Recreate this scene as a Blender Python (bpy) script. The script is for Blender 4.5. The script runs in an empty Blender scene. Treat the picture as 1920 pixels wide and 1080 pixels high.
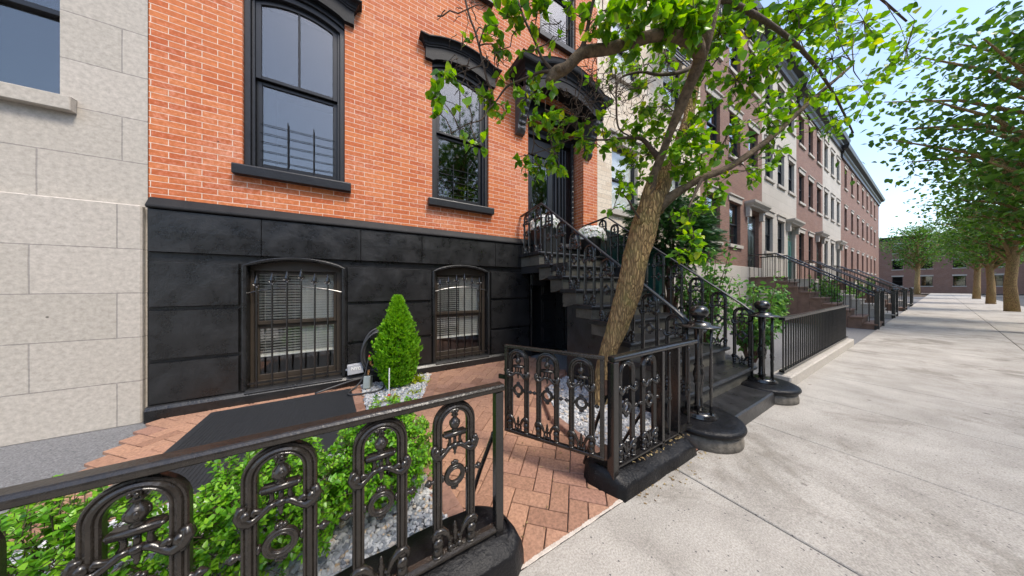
import bpy, bmesh, math, random
from mathutils import Vector, Matrix, noise
R = math.radians
PI = math.pi
sc = bpy.context.scene
COL = sc.collection
rnd = random.Random(11)

# ------------------------------------------------------------------ camera geometry
F, YAW, CH, HY = 480.0, R(30.85), 1.32, 537.0     # focal length in photo pixels, yaw, height, horizon row
CC, SS = math.cos(YAW), math.sin(YAW)
def at(px, py, w):                                # photo pixel at a depth -> world point
    r = (px - 960) / F * w
    return Vector((r * CC + w * SS, w * CC - r * SS, CH + (HY - py) / F * w))

# ------------------------------------------------------------------ objects
def tag(o, label=None, cat=None, group=None, kind=None):
    if label: o['label'] = label
    if cat: o['category'] = cat
    if group: o['group'] = group
    if kind: o['kind'] = kind
    return o
WL = {}
def empty(name, loc=(0, 0, 0), label=None, cat=None, group=None, rz=0):
    o = bpy.data.objects.new(name, None); COL.objects.link(o)
    o.location = loc; o.rotation_euler = (0, 0, rz); o.empty_display_size = .1
    WL[o] = Vector(loc)
    return tag(o, label, cat, group)
def copy_tree(o, parent=None):
    c = o.copy(); COL.objects.link(c)
    if parent is not None: c.parent = parent
    for ch in list(o.children): copy_tree(ch, c)
    return c

class MB:
    def __init__(s): s.v = []; s.f = []
    def add(s, vs, fs):
        b = len(s.v); s.v += [tuple(p) for p in vs]; s.f += [tuple(i + b for i in f) for f in fs]
    def box(s, x0, x1, y0, y1, z0, z1):
        s.add([(x0,y0,z0),(x1,y0,z0),(x1,y1,z0),(x0,y1,z0),(x0,y0,z1),(x1,y0,z1),(x1,y1,z1),(x0,y1,z1)],
              [(0,3,2,1),(4,5,6,7),(0,1,5,4),(1,2,6,5),(2,3,7,6),(3,0,4,7)])
    def obox(s, c, hx, hy, hz, rz=0, rx=0, ry=0):
        m = Matrix.Rotation(rz, 4, 'Z') @ Matrix.Rotation(ry, 4, 'Y') @ Matrix.Rotation(rx, 4, 'X')
        vs = [Vector(c) + m @ Vector((a*hx, b*hy, d*hz)) for a, b, d in
              ((-1,-1,-1),(1,-1,-1),(1,1,-1),(-1,1,-1),(-1,-1,1),(1,-1,1),(1,1,1),(-1,1,1))]
        s.add(vs, [(0,3,2,1),(4,5,6,7),(0,1,5,4),(1,2,6,5),(2,3,7,6),(3,0,4,7)])
    def poly(s, pts): s.add(pts, [tuple(range(len(pts)))])
    def prism(s, pts, z0, z1):                       # pts counter-clockwise in plan
        n = len(pts)
        s.add([(p[0],p[1],z0) for p in pts] + [(p[0],p[1],z1) for p in pts],
              [tuple(range(n-1,-1,-1)), tuple(range(n,2*n))] + [(i,(i+1)%n,(i+1)%n+n,i+n) for i in range(n)])
    def extrude_x(s, prof, x0, x1):                  # prof = (y, z)
        n = len(prof)
        s.add([(x0,p[0],p[1]) for p in prof] + [(x1,p[0],p[1]) for p in prof],
              [tuple(range(n-1,-1,-1)), tuple(range(n,2*n))] + [(i,(i+1)%n,(i+1)%n+n,i+n) for i in range(n)])
    def tube(s, path, rad, n=8, cap=True, wob=0.0, seed=0):
        path = [Vector(p) for p in path]
        if not isinstance(rad, (list, tuple)): rad = [rad] * len(path)
        t0 = (path[1] - path[0]).normalized()
        up = Vector((0,0,1)) if abs(t0.z) < .9 else Vector((0,1,0))
        nn = t0.cross(up).normalized(); rings = []
        for i, p in enumerate(path):
            if i == 0: t = t0
            elif i == len(path)-1: t = (path[i]-path[i-1]).normalized()
            else: t = (path[i+1]-path[i-1]).normalized()
            nn = (nn - t * nn.dot(t)).normalized(); bb = t.cross(nn)
            ring = []
            for k in range(n):
                a = 2*PI*k/n; d = nn*math.cos(a) + bb*math.sin(a); rr = rad[i]
                if wob: rr *= 1 + wob*noise.noise(Vector((k*.9+seed, p.z*5, seed+math.sin(a))))
                ring.append(p + d*rr)
            rings.append(ring)
        vs = [p for r in rings for p in r]; fs = []
        for i in range(len(path)-1):
            for k in range(n):
                a = i*n+k; b = i*n+(k+1)%n
                fs.append((a, b, b+n, a+n))
        if cap: fs.append(tuple(range(n-1,-1,-1))); fs.append(tuple(range((len(path)-1)*n, len(path)*n)))
        s.add(vs, fs)
    def lathe(s, c, prof, n=16, ax='z'):             # prof = (r, h)
        c = Vector(c); vs = []; fs = []
        for r, h in prof:
            for k in range(n):
                a = 2*PI*k/n; u, v = r*math.cos(a), r*math.sin(a)
                vs.append(c + (Vector((u,v,h)) if ax=='z' else Vector((h,u,v)) if ax=='x' else Vector((u,h,-v))))
        for i in range(len(prof)-1):
            for k in range(n):
                a = i*n+k; b = i*n+(k+1)%n; fs.append((a,b,b+n,a+n))
        fs.append(tuple(range(n-1,-1,-1))); fs.append(tuple(range((len(prof)-1)*n, len(prof)*n)))
        s.add(vs, fs)
    def ball(s, c, rx, ry=None, rz=None, n=8, m=6):
        ry = rx if ry is None else ry; rz = rx if rz is None else rz
        vs = [(c[0],c[1],c[2]-rz)]; fs = []
        for i in range(1, m):
            t = -PI/2 + PI*i/m
            for k in range(n):
                a = 2*PI*k/n; vs.append((c[0]+rx*math.cos(t)*math.cos(a), c[1]+ry*math.cos(t)*math.sin(a), c[2]+rz*math.sin(t)))
        vs.append((c[0],c[1],c[2]+rz)); L = len(vs)-1
        for k in range(n):
            fs.append((0, 1+(k+1)%n, 1+k)); fs.append((L, L-n+k, L-n+(k+1)%n))
        for i in range(m-2):
            for k in range(n):
                a = 1+i*n+k; b = 1+i*n+(k+1)%n; fs.append((a,b,b+n,a+n))
        s.add(vs, fs)
    def torus(s, c, R1, r, ax='y', n=20, m=8, sz=1.0):
        vs = []; fs = []
        for i in range(n):
            a = 2*PI*i/n
            for k in range(m):
                b = 2*PI*k/m; q = R1 + r*math.cos(b); h = r*math.sin(b)
                p = (q*math.cos(a), h, q*math.sin(a)*sz) if ax=='y' else (q*math.cos(a), q*math.sin(a), h) if ax=='z' else (h, q*math.cos(a), q*math.sin(a))
                vs.append((c[0]+p[0], c[1]+p[1], c[2]+p[2]))
        for i in range(n):
            for k in range(m):
                fs.append((i*m+k, ((i+1)%n)*m+k, ((i+1)%n)*m+(k+1)%m, i*m+(k+1)%m))
        s.add(vs, fs)
    def sweep_xz(s, path, prof):                     # path in XZ plane, prof = (in-plane offset, y)
        n = len(prof); vs = []; fs = []; P = [Vector((p[0], p[1])) for p in path]
        for i, p in enumerate(P):
            t = (P[min(i+1,len(P)-1)] - P[max(i-1,0)]).normalized(); nn = Vector((-t.y, t.x))
            for a, b in prof: vs.append((p.x+nn.x*a, b, p.y+nn.y*a))
        for i in range(len(P)-1):
            for k in range(n): fs.append((i*n+k, i*n+(k+1)%n, (i+1)*n+(k+1)%n, (i+1)*n+k))
        fs.append(tuple(range(n-1,-1,-1))); fs.append(tuple(range((len(P)-1)*n, len(P)*n)))
        s.add(vs, fs)
    def moulding(s, X0, X1, yf, zf, prof, yw=4.0, N=20):   # cornice with mitred returns, prof = (outward, z)
        xs = [X0 + (X1-X0)*i/N for i in range(1, N)]
        rows = []
        for o, zp in prof:
            row = [(X0-o, yw, zf(X0)+zp), (X0-o, yf-o, zf(X0)+zp)] + [(x, yf-o, zf(x)+zp) for x in xs] + [(X1+o, yf-o, zf(X1)+zp), (X1+o, yw, zf(X1)+zp)]
            rows.append(row)
        n = len(rows[0]); vs = [p for r in rows for p in r]; fs = []
        for i in range(len(rows)-1):
            for k in range(n-1): fs.append((i*n+k, i*n+k+1, (i+1)*n+k+1, (i+1)*n+k))
        s.add(vs, fs)
        L = (len(rows)-1)*n                            # top and soffit
        for base, flip in ((0, 1), (L, 0)):
            b = [rows[0] if base == 0 else rows[-1]][0]
            for k in range(1, n-2):
                q = [b[k], b[k+1], (b[k+1][0], yw, b[k+1][2]), (b[k][0], yw, b[k][2])]
                s.poly(q[::-1] if flip else q)
    def strip(s, xs, zb, zt, y0, y1):                # board with curved bottom/top, front y0, back y1
        n = len(xs); vs = []; fs = []
        for x in xs: vs += [(x,y0,zb(x)),(x,y0,zt(x)),(x,y1,zt(x)),(x,y1,zb(x))]
        for i in range(n-1):
            a = 4*i; b = a+4
            fs += [(a,b,b+1,a+1),(a+1,b+1,b+2,a+2),(a+2,b+2,b+3,a+3),(a+3,b+3,b,a)]
        fs += [(0,1,2,3),(4*n-1,4*n-2,4*n-3,4*n-4)]
        s.add(vs, fs)
    def wall(s, X0, X1, Z0, Z1, y, depth, holes):    # vertical sheet facing -Y with reveals; hole = (x0,x1,z0,z1)
        xs = sorted({X0, X1} | {h[i] for h in holes for i in (0,1)}); zs = sorted({Z0, Z1} | {h[i] for h in holes for i in (2,3)})
        for i in range(len(xs)-1):
            for j in range(len(zs)-1):
                cx, cz = (xs[i]+xs[i+1])/2, (zs[j]+zs[j+1])/2
                if any(h[0]<cx<h[1] and h[2]<cz<h[3] for h in holes): continue
                s.poly([(xs[i],y,zs[j]),(xs[i+1],y,zs[j]),(xs[i+1],y,zs[j+1]),(xs[i],y,zs[j+1])])
        for x0,x1,z0,z1 in holes:
            d = y+depth
            s.poly([(x0,y,z0),(x0,y,z1),(x0,d,z1),(x0,d,z0)]); s.poly([(x1,y,z0),(x1,d,z0),(x1,d,z1),(x1,y,z1)])
            s.poly([(x0,y,z1),(x1,y,z1),(x1,d,z1),(x0,d,z1)]); s.poly([(x0,y,z0),(x0,d,z0),(x1,d,z0),(x1,y,z0)])
    def build(s, name, mat, parent=None, smooth=False, bevel=0, local=False, seg=1, subsurf=0):
        off = Vector((0,0,0)) if (local or parent is None) else WL.get(parent, Vector((0,0,0)))
        me = bpy.data.meshes.new(name)
        me.from_pydata([(v[0]-off.x, v[1]-off.y, v[2]-off.z) for v in s.v], [], s.f); me.update()
        uv = me.uv_layers.new(name='UVMap'); buf = [0.0]*(2*len(me.loops))
        V = s.v
        for p in me.polygons:
            n = p.normal; a = (abs(n.x), abs(n.y), abs(n.z)); k = a.index(max(a))
            for li in p.loop_indices:
                q = V[me.loops[li].vertex_index]
                buf[2*li], buf[2*li+1] = (q[1],q[2]) if k==0 else (q[0],q[2]) if k==1 else (q[0],q[1])
        uv.data.foreach_set('uv', buf)
        if smooth: me.polygons.foreach_set('use_smooth', [True]*len(me.polygons))
        me.materials.append(mat)
        o = bpy.data.objects.new(name, me); COL.objects.link(o)
        if parent is not None: o.parent = parent
        WL[o] = off
        if bevel:
            b = o.modifiers.new('Bevel', 'BEVEL'); b.width = bevel; b.segments = seg; b.limit_method = 'ANGLE'; b.angle_limit = R(40)
        if subsurf:
            b = o.modifiers.new('Sub', 'SUBSURF'); b.levels = b.render_levels = subsurf
        return o

# ------------------------------------------------------------------ materials
def nodes(name):
    m = bpy.data.materials.new(name); m.use_nodes = True
    nt = m.node_tree; b = nt.nodes['Principled BSDF']
    return m, nt, b, (lambda t, **k: mk(nt, t, **k)), nt.links.new
def mk(nt, t, **k):
    n = nt.nodes.new(t)
    for a, v in k.items():
        if a in n.inputs: n.inputs[a].default_value = v
        else: setattr(n, a, v)
    return n
def ramp(nt, stops):
    r = nt.nodes.new('ShaderNodeValToRGB'); e = r.color_ramp.elements
    while len(e) < len(stops): e.new(.5)
    for i, (p, c) in enumerate(stops): e[i].position = p; e[i].color = (*c, 1) if len(c) == 3 else c
    return r
def plain(name, col, rough=.5, metal=0, var=.15, nscale=6, bump=0, bscale=40, spec=.5, coat=0):
    m, nt, b, N, L = nodes(name)
    tc = N('ShaderNodeTexCoord'); nz = N('ShaderNodeTexNoise', Scale=nscale, Detail=6.0, Roughness=.6); L(tc.outputs['Object'], nz.inputs['Vector'])
    r = ramp(nt, [(.3, [c*(1-var) for c in col]), (.7, [min(1, c*(1+var)) for c in col])]); L(nz.outputs['Fac'], r.inputs['Fac']); L(r.outputs['Color'], b.inputs['Base Color'])
    b.inputs['Roughness'].default_value = rough; b.inputs['Metallic'].default_value = metal
    b.inputs['Specular IOR Level'].default_value = spec; b.inputs['Coat Weight'].default_value = coat
    if bump:
        n2 = N('ShaderNodeTexNoise', Scale=bscale, Detail=5.0); L(tc.outputs['Object'], n2.inputs['Vector'])
        bp = N('ShaderNodeBump', Strength=bump, Distance=.01); L(n2.outputs['Fac'], bp.inputs['Height']); L(bp.outputs['Normal'], b.inputs['Normal'])
    return m
def brick_mat(name, c1, c2, mortar, bw, rh, ox, oz, wash=.3, msize=.0035):
    m, nt, b, N, L = nodes(name)
    uv = N('ShaderNodeUVMap'); mp = N('ShaderNodeMapping'); mp.inputs['Location'].default_value = (ox, oz, 0); L(uv.outputs['UV'], mp.inputs['Vector'])
    # a little waviness in the courses
    nw = N('ShaderNodeTexNoise', Scale=2.2, Detail=2.0); L(uv.outputs['UV'], nw.inputs['Vector'])
    vm = N('ShaderNodeVectorMath', operation='SCALE'); vm.inputs['Scale'].default_value = .010; L(nw.outputs['Color'], vm.inputs[0])
    va = N('ShaderNodeVectorMath', operation='ADD'); L(mp.outputs['Vector'], va.inputs[0]); L(vm.outputs[0], va.inputs[1])
    bt = N('ShaderNodeTexBrick'); bt.offset = .5; bt.offset_frequency = 2; bt.squash = 1
    bt.inputs['Scale'].default_value = 1; bt.inputs['Mortar Size'].default_value = msize; bt.inputs['Mortar Smooth'].default_value = .25
    bt.inputs['Brick Width'].default_value = bw; bt.inputs['Row Height'].default_value = rh; bt.inputs['Bias'].default_value = 0
    bt.inputs['Color1'].default_value = (*c1, 1); bt.inputs['Color2'].default_value = (*c2, 1); bt.inputs['Mortar'].default_value = (*mortar, 1)
    L(va.outputs[0], bt.inputs['Vector'])
    # soft blotches, pale salt bloom, small dark pits
    n1 = N('ShaderNodeTexNoise', Scale=1.3, Detail=8.0, Roughness=.65); L(uv.outputs['UV'], n1.inputs['Vector'])
    n2 = N('ShaderNodeTexNoise', Scale=28.0, Detail=6.0, Roughness=.7); L(uv.outputs['UV'], n2.inputs['Vector'])
    mul = N('ShaderNodeMath', operation='MULTIPLY'); L(n1.outputs['Fac'], mul.inputs[0]); L(n2.outputs['Fac'], mul.inputs[1])
    r = ramp(nt, [(.24, (0,0,0)), (.44, (wash,)*3)]); L(mul.outputs[0], r.inputs['Fac'])
    mx = N('ShaderNodeMix', data_type='RGBA'); L(r.outputs['Color'], mx.inputs['Factor']); L(bt.outputs['Color'], mx.inputs['A'])
    mx.inputs['B'].default_value = (*[min(1, c*.55+.36) for c in c2], 1)
    hv = N('ShaderNodeHueSaturation'); rv = ramp(nt, [(.3,(.78,)*3),(.7,(1.18,)*3)]); L(n2.outputs['Fac'], rv.inputs['Fac']); L(rv.outputs['Color'], hv.inputs['Value']); L(mx.outputs['Result'], hv.inputs['Color'])
    vo = N('ShaderNodeTexVoronoi', Scale=2.6); L(uv.outputs['UV'], vo.inputs['Vector'])
    rp = ramp(nt, [(.018,(.12,)*3),(.03,(1,)*3)]); L(vo.outputs['Distance'], rp.inputs['Fac'])
    m2 = N('ShaderNodeMix', data_type='RGBA', blend_type='MULTIPLY'); m2.inputs['Factor'].default_value = .8; L(hv.outputs['Color'], m2.inputs['A']); L(rp.outputs['Color'], m2.inputs['B'])
    L(m2.outputs['Result'], b.inputs['Base Color']); b.inputs['Roughness'].default_value = .85
    inv = N('ShaderNodeMath', operation='MULTIPLY_ADD'); inv.inputs[1].default_value = -1; inv.inputs[2].default_value = 1; L(bt.outputs['Fac'], inv.inputs[0])
    ad = N('ShaderNodeMath', operation='MULTIPLY_ADD'); ad.inputs[1].default_value = .35; L(n2.outputs['Fac'], ad.inputs[0]); L(inv.outputs[0], ad.inputs[2])
    bp = N('ShaderNodeBump', Strength=.6, Distance=.005); L(ad.outputs[0], bp.inputs['Height']); L(bp.outputs['Normal'], b.inputs['Normal'])
    return m
def island_mat(name, stops, rough=.8, nscale=30, nmix=.35, bump=.4, bscale=120, spec=.4):
    m, nt, b, N, L = nodes(name)
    g = N('ShaderNodeNewGeometry'); r = ramp(nt, stops); L(g.outputs['Random Per Island'], r.inputs['Fac'])
    tc = N('ShaderNodeTexCoord'); nz = N('ShaderNodeTexNoise', Scale=nscale, Detail=6.0, Roughness=.65); L(tc.outputs['Object'], nz.inputs['Vector'])
    rv = ramp(nt, [(.3,(1-nmix,)*3),(.7,(1+nmix,)*3)]); L(nz.outputs['Fac'], rv.inputs['Fac'])
    hv = N('ShaderNodeHueSaturation'); L(rv.outputs['Color'], hv.inputs['Value']); L(r.outputs['Color'], hv.inputs['Color']); L(hv.outputs['Color'], b.inputs['Base Color'])
    b.inputs['Roughness'].default_value = rough; b.inputs['Specular IOR Level'].default_value = spec
    if bump:
        n2 = N('ShaderNodeTexNoise', Scale=bscale, Detail=4.0); L(tc.outputs['Object'], n2.inputs['Vector'])
        bp = N('ShaderNodeBump', Strength=bump, Distance=.003); L(n2.outputs['Fac'], bp.inputs['Height']); L(bp.outputs['Normal'], b.inputs['Normal'])
    return m
def leaf_mat(name, stops, trans=.45, rough=.42):
    m, nt, b, N, L = nodes(name)
    g = N('ShaderNodeNewGeometry'); r = ramp(nt, stops); L(g.outputs['Random Per Island'], r.inputs['Fac']); L(r.outputs['Color'], b.inputs['Base Color'])
    b.inputs['Roughness'].default_value = rough; b.inputs['Specular IOR Level'].default_value = .45
    tr = N('ShaderNodeBsdfTranslucent'); hv = N('ShaderNodeHueSaturation', Saturation=1.1, Value=1.5, Hue=.485); L(r.outputs['Color'], hv.inputs['Color']); L(hv.outputs['Color'], tr.inputs['Color'])
    mx = N('ShaderNodeMixShader', Fac=trans); L(b.outputs[0], mx.inputs[1]); L(tr.outputs[0], mx.inputs[2]); L(mx.outputs[0], nt.nodes['Material Output'].inputs['Surface'])
    return m
def glass_mat(name, tint=(.9,.92,.93), refl=1.0):
    m, nt, b, N, L = nodes(name); nt.nodes.remove(b)
    tc = N('ShaderNodeTexCoord'); nz = N('ShaderNodeTexNoise', Scale=1.7, Detail=2.0); L(tc.outputs['Object'], nz.inputs['Vector'])
    bp = N('ShaderNodeBump', Strength=.02, Distance=.02); L(nz.outputs['Fac'], bp.inputs['Height'])
    gl = N('ShaderNodeBsdfGlossy', Roughness=.04); gl.inputs['Color'].default_value = (refl,)*3+(1,); L(bp.outputs['Normal'], gl.inputs['Normal'])
    tr = N('ShaderNodeBsdfTransparent'); tr.inputs['Color'].default_value = (*tint, 1)
    lw = N('ShaderNodeLayerWeight', Blend=.5); pw_ = N('ShaderNodeMath', operation='POWER'); pw_.inputs[1].default_value = 4.0; L(lw.outputs['Facing'], pw_.inputs[0]); fr = N('ShaderNodeMath', operation='MULTIPLY_ADD'); fr.inputs[1].default_value = .8; fr.inputs[2].default_value = .085; L(pw_.outputs[0], fr.inputs[0]); mx = N('ShaderNodeMixShader'); L(fr.outputs[0], mx.inputs['Fac']); L(tr.outputs[0], mx.inputs[1]); L(gl.outputs[0], mx.inputs[2])
    L(mx.outputs[0], nt.nodes['Material Output'].inputs['Surface'])
    return m
def black_stone(name, col=(.014,.0145,.016), rough=.36, bump=.5, chips=True):
    m, nt, b, N, L = nodes(name)
    tc = N('ShaderNodeTexCoord'); n1 = N('ShaderNodeTexNoise', Scale=55.0, Detail=6.0, Roughness=.6); L(tc.outputs['Object'], n1.inputs['Vector'])
    n2 = N('ShaderNodeTexNoise', Scale=5.0, Detail=8.0, Roughness=.7); L(tc.outputs['Object'], n2.inputs['Vector'])
    n3 = N('ShaderNodeTexNoise', Scale=190.0, Detail=3.0); L(tc.outputs['Object'], n3.inputs['Vector'])
    r = ramp(nt, [(.35, [c*.8 for c in col]), (.62, [c*1.6 for c in col])]); L(n2.outputs['Fac'], r.inputs['Fac'])
    out = r.outputs['Color']
    if chips:
        ml = N('ShaderNodeMath', operation='MULTIPLY'); L(n2.outputs['Fac'], ml.inputs[0]); L(n3.outputs['Fac'], ml.inputs[1])
        rc = ramp(nt, [(.40,(0,0,0)),(.44,(1,1,1))]); L(ml.outputs[0], rc.inputs['Fac'])
        mx = N('ShaderNodeMix', data_type='RGBA'); L(rc.outputs['Color'], mx.inputs['Factor']); L(out, mx.inputs['A']); mx.inputs['B'].default_value = (.16,.15,.14,1); out = mx.outputs['Result']
    L(out, b.inputs['Base Color'])
    rr = ramp(nt, [(.3,(rough-.1,)*3),(.7,(rough+.18,)*3)]); L(n2.outputs['Fac'], rr.inputs['Fac']); L(rr.outputs['Color'], b.inputs['Roughness'])
    ad = N('ShaderNodeMath', operation='MULTIPLY_ADD'); ad.inputs[1].default_value = 2.2; L(n2.outputs['Fac'], ad.inputs[0]); hf = N('ShaderNodeMath', operation='MULTIPLY'); hf.inputs[1].default_value = .55; L(n1.outputs['Fac'], hf.inputs[0]); L(hf.outputs[0], ad.inputs[2])
    bp = N('ShaderNodeBump', Strength=bump, Distance=.008); L(ad.outputs[0], bp.inputs['Height']); L(bp.outputs['Normal'], b.inputs['Normal'])
    return m
def bark_mat():
    m, nt, b, N, L = nodes('bark')
    tc = N('ShaderNodeTexCoord'); mp = N('ShaderNodeMapping'); mp.inputs['Scale'].default_value = (1,1,.22); mp.inputs['Rotation'].default_value = (0,R(14),0); L(tc.outputs['Object'], mp.inputs['Vector'])
    wn = N('ShaderNodeTexNoise', Scale=9.0, Detail=4.0); L(mp.outputs['Vector'], wn.inputs['Vector'])
    wa = N('ShaderNodeVectorMath', operation='MULTIPLY_ADD'); wa.inputs[1].default_value = (.10,.10,.10); L(wn.outputs['Color'], wa.inputs[0]); L(mp.outputs['Vector'], wa.inputs[2])
    vo = N('ShaderNodeTexVoronoi', Scale=46.0, feature='DISTANCE_TO_EDGE'); L(wa.outputs[0], vo.inputs['Vector'])
    v = N('ShaderNodeTexNoise', Scale=70.0, Detail=9.0, Roughness=.68); L(mp.outputs['Vector'], v.inputs['Vector'])
    n = N('ShaderNodeTexNoise', Scale=6.0, Detail=6.0, Roughness=.6); L(tc.outputs['Object'], n.inputs['Vector'])
    r = ramp(nt, [(.30,(.24,.145,.062)),(.52,(.44,.285,.125)),(.70,(.66,.46,.21))]); L(v.outputs['Fac'], r.inputs['Fac'])
    ck = ramp(nt, [(.0,(.18,.17,.16)),(.10,(.62,.60,.58)),(.22,(1,1,1))]); L(vo.outputs['Distance'], ck.inputs['Fac'])
    m1 = N('ShaderNodeMix', data_type='RGBA', blend_type='MULTIPLY'); m1.inputs['Factor'].default_value = .8; L(r.outputs['Color'], m1.inputs['A']); L(ck.outputs['Color'], m1.inputs['B'])
    r2 = ramp(nt, [(.50,(0,0,0)),(.72,(.55,.55,.55))]); L(n.outputs['Fac'], r2.inputs['Fac'])
    mx = N('ShaderNodeMix', data_type='RGBA'); L(r2.outputs['Color'], mx.inputs['Factor']); L(m1.outputs['Result'], mx.inputs['A']); mx.inputs['B'].default_value = (.24,.225,.065,1)
    L(mx.outputs['Result'], b.inputs['Base Color']); b.inputs['Roughness'].default_value = .9
    hh = N('ShaderNodeMath', operation='MULTIPLY_ADD'); hh.inputs[1].default_value = .5; L(v.outputs['Fac'], hh.inputs[0]); L(ck.outputs['Color'], hh.inputs[2])
    bp = N('ShaderNodeBump', Strength=.9, Distance=.012); L(hh.outputs[0], bp.inputs['Height']); L(bp.outputs['Normal'], b.inputs['Normal'])
    return m
def concrete_mat():
    m, nt, b, N, L = nodes('concrete')
    tc = N('ShaderNodeTexCoord'); n1 = N('ShaderNodeTexNoise', Scale=2.2, Detail=8.0, Roughness=.62); L(tc.outputs['Object'], n1.inputs['Vector'])
    n2 = N('ShaderNodeTexNoise', Scale=120.0, Detail=4.0, Roughness=.7); L(tc.outputs['Object'], n2.inputs['Vector'])
    r = ramp(nt, [(.3,(.30,.276,.243)),(.7,(.47,.44,.395))]); L(n1.outputs['Fac'], r.inputs['Fac'])
    vo = N('ShaderNodeTexVoronoi', Scale=34.0); L(tc.outputs['Object'], vo.inputs['Vector'])
    sp = ramp(nt, [(.10,(1,1,1)),(.19,(0,0,0))]); L(vo.outputs['Distance'], sp.inputs['Fac'])
    gt = N('ShaderNodeSeparateColor'); L(vo.outputs['Color'], gt.inputs[0])
    th = N('ShaderNodeMath', operation='GREATER_THAN'); th.inputs[1].default_value = .72; L(gt.outputs[0], th.inputs[0])
    ml = N('ShaderNodeMath', operation='MULTIPLY'); L(sp.outputs['Color'], ml.inputs[0]); L(th.outputs[0], ml.inputs[1])
    mx = N('ShaderNodeMix', data_type='RGBA'); L(ml.outputs[0], mx.inputs['Factor']); mx.inputs['B'].default_value = (.10,.09,.09,1)
    n4 = N('ShaderNodeTexNoise', Scale=.9, Detail=9.0, Roughness=.7, Distortion=.5); L(tc.outputs['Object'], n4.inputs['Vector'])
    st_ = ramp(nt, [(.36,(.62,.60,.57)),(.48,(1,1,1)),(.64,(1,1,1)),(.74,(1.1,1.09,1.06))]); L(n4.outputs['Fac'], st_.inputs['Fac'])
    vg = N('ShaderNodeTexVoronoi', Scale=2.3); L(tc.outputs['Object'], vg.inputs['Vector']); gm = ramp(nt, [(.035,(.45,.43,.42)),(.055,(1,1,1))]); L(vg.outputs['Distance'], gm.inputs['Fac'])
    vc = N('ShaderNodeTexVoronoi', Scale=.55, feature='DISTANCE_TO_EDGE'); wn = N('ShaderNodeTexNoise', Scale=3.0, Detail=6.0); L(tc.outputs['Object'], wn.inputs['Vector'])
    wv = N('ShaderNodeVectorMath', operation='MULTIPLY_ADD'); wv.inputs[1].default_value = (.35,.35,.35); L(wn.outputs['Color'], wv.inputs[0]); L(tc.outputs['Object'], wv.inputs[2]); L(wv.outputs[0], vc.inputs['Vector'])
    ck = ramp(nt, [(.0015,(.35,.33,.31)),(.004,(1,1,1))]); L(vc.outputs['Distance'], ck.inputs['Fac'])
    pr = r.outputs['Color']
    for q in (st_, gm):
        mm = N('ShaderNodeMix', data_type='RGBA', blend_type='MULTIPLY'); mm.inputs['Factor'].default_value = 1; L(pr, mm.inputs['A']); L(q.outputs['Color'], mm.inputs['B']); pr = mm.outputs['Result']
    mm = N('ShaderNodeMix', data_type='RGBA', blend_type='MULTIPLY'); mm.inputs['Factor'].default_value = .16; L(pr, mm.inputs['A']); L(ck.outputs['Color'], mm.inputs['B']); pr = mm.outputs['Result']
    L(pr, mx.inputs['A'])
    hv = N('ShaderNodeHueSaturation'); rv = ramp(nt, [(.3,(.62,)*3),(.7,(1.32,)*3)]); L(n2.outputs['Fac'], rv.inputs['Fac']); L(rv.outputs['Color'], hv.inputs['Value']); L(mx.outputs['Result'], hv.inputs['Color'])
    L(hv.outputs['Color'], b.inputs['Base Color']); b.inputs['Roughness'].default_value = .9
    bp = N('ShaderNodeBump', Strength=.5, Distance=.004); L(n2.outputs['Fac'], bp.inputs['Height']); L(bp.outputs['Normal'], b.inputs['Normal'])
    return m

M = {}
M['brick'] = brick_mat('red_brick', (.46,.105,.030), (.58,.185,.062), (.72,.60,.49), .2287, .0627, .047, -.0489, wash=.36, msize=.0033)
M['tan_brick'] = brick_mat('tan_brick', (.60,.49,.37), (.72,.63,.51), (.42,.37,.31), .30, .105, 0, 0, wash=.2, msize=.004)
M['brown_brick'] = brick_mat('brown_brick', (.17,.085,.06), (.22,.115,.08), (.24,.20,.17), .22, .066, 0, 0, wash=.15)
M['stone_grey'] = brick_mat('pale_stone', (.42,.385,.335), (.46,.42,.37), (.30,.275,.25), .9, .42, 0, 0, wash=.10, msize=.005)
M['blackstone'] = black_stone('black_painted_stone', col=(.0118,.0118,.0122), rough=.29, bump=.42, chips=False)
M['stoop'] = black_stone('black_painted_step', col=(.017,.017,.018), rough=.32, bump=.5)
M['wornstone'] = plain('worn_plinth_stone', (.13,.115,.095), rough=.8, var=.7, nscale=9, bump=.6, bscale=70)
M['bracket'] = plain('lit_carving', (.06,.06,.063), rough=.35, var=.5, nscale=30, spec=.6)  # lighter than the hood paint: sunlit highlights of the carving put into the colour
M['brownstone'] = plain('brownstone', (.17,.105,.075), rough=.8, var=.25, nscale=8, bump=.4, bscale=60)
M['riser'] = black_stone('worn_lit_black_riser', col=(.066,.062,.052), rough=.34, bump=.9)  # paler than the treads: worn paint, plus light on the risers painted in
M['coping'] = black_stone('black_painted_coping', col=(.006,.006,.007), rough=.32, bump=.75)
M['coping'].node_tree.nodes['Principled BSDF'].inputs['Specular IOR Level'].default_value = .22
M['iron'] = plain('black_iron', (.013,.012,.012), rough=.22, var=.3, nscale=30, bump=.13, bscale=70, spec=.8)
M['bronze_iron'] = plain('worn_black_iron', (.021,.0175,.0145), rough=.25, var=.35, nscale=30, bump=.12, bscale=90, spec=.6)
M['trim'] = plain('black_trim', (.0135,.0145,.018), rough=.40, var=.25, nscale=9, bump=.2, bscale=60, spec=.42)
M['hood'] = plain('black_hood_paint', (.0115,.0125,.0155), rough=.55, var=.3, nscale=9, bump=.2, bscale=60, spec=.2)
M['ledge'] = black_stone('black_ledge', col=(.010,.010,.011), rough=.5, bump=.35, chips=False); M['ledge'].node_tree.nodes['Principled BSDF'].inputs['Specular IOR Level'].default_value = .25
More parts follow.
